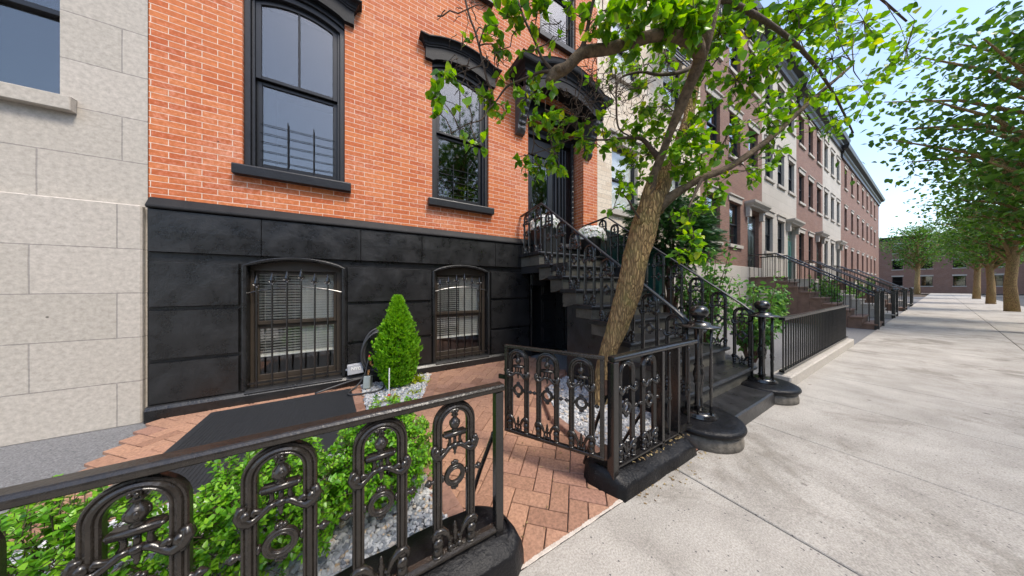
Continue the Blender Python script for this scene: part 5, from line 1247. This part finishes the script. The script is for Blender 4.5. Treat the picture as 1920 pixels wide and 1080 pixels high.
# yew and a leafy shrub in the neighbour's front yard
def yew(x, y, z, seed):
    e = empty('yew_tree', (x,y,z), 'dark evergreen yew with reddish stems in the yard beyond the stoop', 'tree'); r = random.Random(seed); m = MB(); t = MB()
    for k in range(7):
        a = r.uniform(0,6.28); b = Vector((x+.5*math.cos(a), y+.4*math.sin(a), z+r.uniform(1.8,2.6))); t.tube([(x+.03*k-.1,y,z),Vector((x,y,z+.7)).lerp(b,.4)+rdir(r)*.08,b], [.05,.035,.01], 7, wob=.2, seed=k)
    for k in range(4800):
        q = rdir(r); q.z *= .62; ff = r.uniform(.5,1.0)*(1+.3*noise.noise(q*2.5+Vector((seed,0,0)))); p = Vector((x+q.x*.95*ff, y+q.y*.75*ff, z+2.35+q.z*1.25*ff))
        d0 = (Vector((q.x,q.y,-.15))+rdir(r)*.5).normalized(); _, s1, u1 = basis(d0, r.gauss(0,.5)); L_ = r.uniform(.10,.2)
        for j in range(9):
            c = p + d0*L_*j/9
            for s_ in (-1,1):
                v = (s1*s_*.8+d0*.6).normalized()*.045; w_ = d0*.009
                m.add([c-w_, c+v, c+w_], [(0,1,2)])
    m.build('crown', M['yew'], e); t.build('trunk', M['twigred'], e, smooth=True)
yew(5.25, 2.75, .0, 5)
leafy(4.95, 2.1, 0, .42, .65, 2.0, 2600, .075, 3, 'leafy_shrub', 'light green leafy shrub just behind the far stoop railing', M['shrub'], 'shrub')
leafy(5.9, 1.7, 0, .6, .55, 1.5, 1500, .08, 4, 'leafy_shrub', 'green leafy shrub farther along the neighbour yard beyond the yew', M['shrub'], 'shrub')
# neighbour's plain fence
nf = empty('yard_fence', (7.0,1.06,0), 'plain black bar fence of the neighbour along the sidewalk past the stoop', 'fence')
m = MB(); m.box(4.72,9.2,1.03,1.09,.88,.915); m.build('top_rail', M['iron'], nf)
m = MB(); m.box(4.72,9.2,1.035,1.085,.20,.225); m.build('bottom_rail', M['iron'], nf)
m = MB(); m.box(4.70,9.3,.97,1.16,0,.17); m.build('coping_stone', M['stone_grey'], nf, bevel=.015)
pk = None
for k in range(38):
    m = MB()
    if pk is None: m.tube([(0,0,0),(0,0,.655)], .009, 8); pk = o = m.build('picket', M['iron'], nf, local=True)
    else: o = pk.copy(); COL.objects.link(o); o.parent = nf
    o.location = (4.78+.116*k-7.0, 0, .225)
# street trees
def street_tree(x, y, label, proto=None, rz=0, s=1.0):
    if proto is not None:
        c = copy_tree(proto); c.location = (x,y,0); c.rotation_euler = (0,0,rz); c.scale = (s,s,s); c['label'] = label; return c
    e = empty('street_tree', (x,y,0), label, 'tree', 'street trees along the kerb', rz=rz); r = random.Random(77); t = MB(); m = MB()
    t.tube([(0,0,0),(.05,.02,1.3),(.0,.05,2.6),(.1,0,4.2),(.15,.1,6.5)], [.20,.16,.15,.11,.04], 12, wob=.2)
    for k in range(44):
        a = k*2.4; h0 = 2.3+k*.083; rr = r.uniform(.75,1.1)*2.5*math.sin(PI*min(1,(k+8)/54)); b = Vector((rr*math.cos(a), rr*math.sin(a), h0+1.2+r.uniform(-.3,.9))); pth = [Vector((.05,.03,h0)), Vector((.05,.03,h0)).lerp(b,.5)+Vector((0,0,.25)), b]
        t.tube(pth, [.06,.035,.012], 6)
        for j in range(110):
            u = r.uniform(.35,1.08); p = pth[1].lerp(pth[2],u*2-1) if u > .5 else pth[0].lerp(pth[1],u*2); add_leaf(m, p+Vector((r.gauss(0,.32),r.gauss(0,.32),r.gauss(0,.28))), rdir(r,-.3), r.gauss(0,.7), r.uniform(.10,.17), r.choice(LEAFS))
    t.build('trunk', M['bark'], e, local=True, smooth=True); m.build('crown', M['farleaf'], e, local=True, smooth=True)
    return e
st = street_tree(20, -1.9, 'street tree on the kerb, nearest of those along the far sidewalk')
for x, y, s, lab in ((29,-1.9,1.1,'street tree on the near kerb, second down the sidewalk'),(40,-1.9,1.0,'street tree on the near kerb, third down the sidewalk'),(55,-1.9,1.2,'street tree on the near kerb, farthest down the sidewalk'),
                     (16,-1.7,1.25,'street tree on the near kerb, closest one to the stoop'),(74,-6,1.7,'big street tree closing the far end of the road'),(80,2,1.6,'big street tree at the end of the near sidewalk'),(7.2,-11.4,1.9,'street tree across the road opposite the stoop'),(-1.5,-12.2,1.0,'street tree across the road opposite the left window'),(15.6,-11.8,1.75,'street tree across the road beyond the one opposite the stoop'),(62,-13.2,1.3,'tall street tree at the far end of the opposite kerb'),(36,-13.2,1.2,'street tree halfway down the opposite kerb')):
    street_tree(x, y, lab, st, rnd.uniform(0,6), s)

# ------------------------------------------------------------------ light, sky, camera
W = bpy.data.worlds.new('World'); sc.world = W; W.use_nodes = True; nt = W.node_tree
sky = nt.nodes.new('ShaderNodeTexSky'); sky.sky_type = 'NISHITA'; sky.sun_disc = False
EL = R(57); sv = Vector((.34,-.94)).normalized()
sky.sun_elevation = EL; sky.sun_rotation = math.atan2(sv.x, sv.y); sky.air_density = 1.0; sky.dust_density = 1.6; sky.ozone_density = .6
nt.links.new(sky.outputs[0], nt.nodes['Background'].inputs['Color']); nt.nodes['Background'].inputs['Strength'].default_value = .15
sl = bpy.data.lights.new('sun', 'SUN'); sl.energy = 1.6; sl.angle = R(14); sl.color = (1,.92,.80)
so_ = bpy.data.objects.new('sun', sl); COL.objects.link(so_)
d = Vector((sv.x*math.cos(EL), sv.y*math.cos(EL), math.sin(EL))); so_.rotation_euler = d.to_track_quat('Z','Y').to_euler(); so_.location = d*30
cam = bpy.data.cameras.new('camera'); cam.sensor_width = 36; cam.sensor_fit = 'HORIZONTAL'; cam.lens = 36*F/1920; cam.clip_start = .05; cam.clip_end = 600; cam.shift_y = -3/1920
co = bpy.data.objects.new('camera', cam); COL.objects.link(co); co.location = (0,0,CH); co.rotation_euler = (PI/2, 0, -YAW); sc.camera = co
vs = sc.view_settings; vs.view_transform = 'Standard'; vs.look = 'None'; vs.exposure = 1.22; vs.gamma = 1; vs.use_curve_mapping = False
sc.render.engine = 'CYCLES'; sc.cycles.max_bounces = 8; sc.cycles.transparent_max_bounces = 12
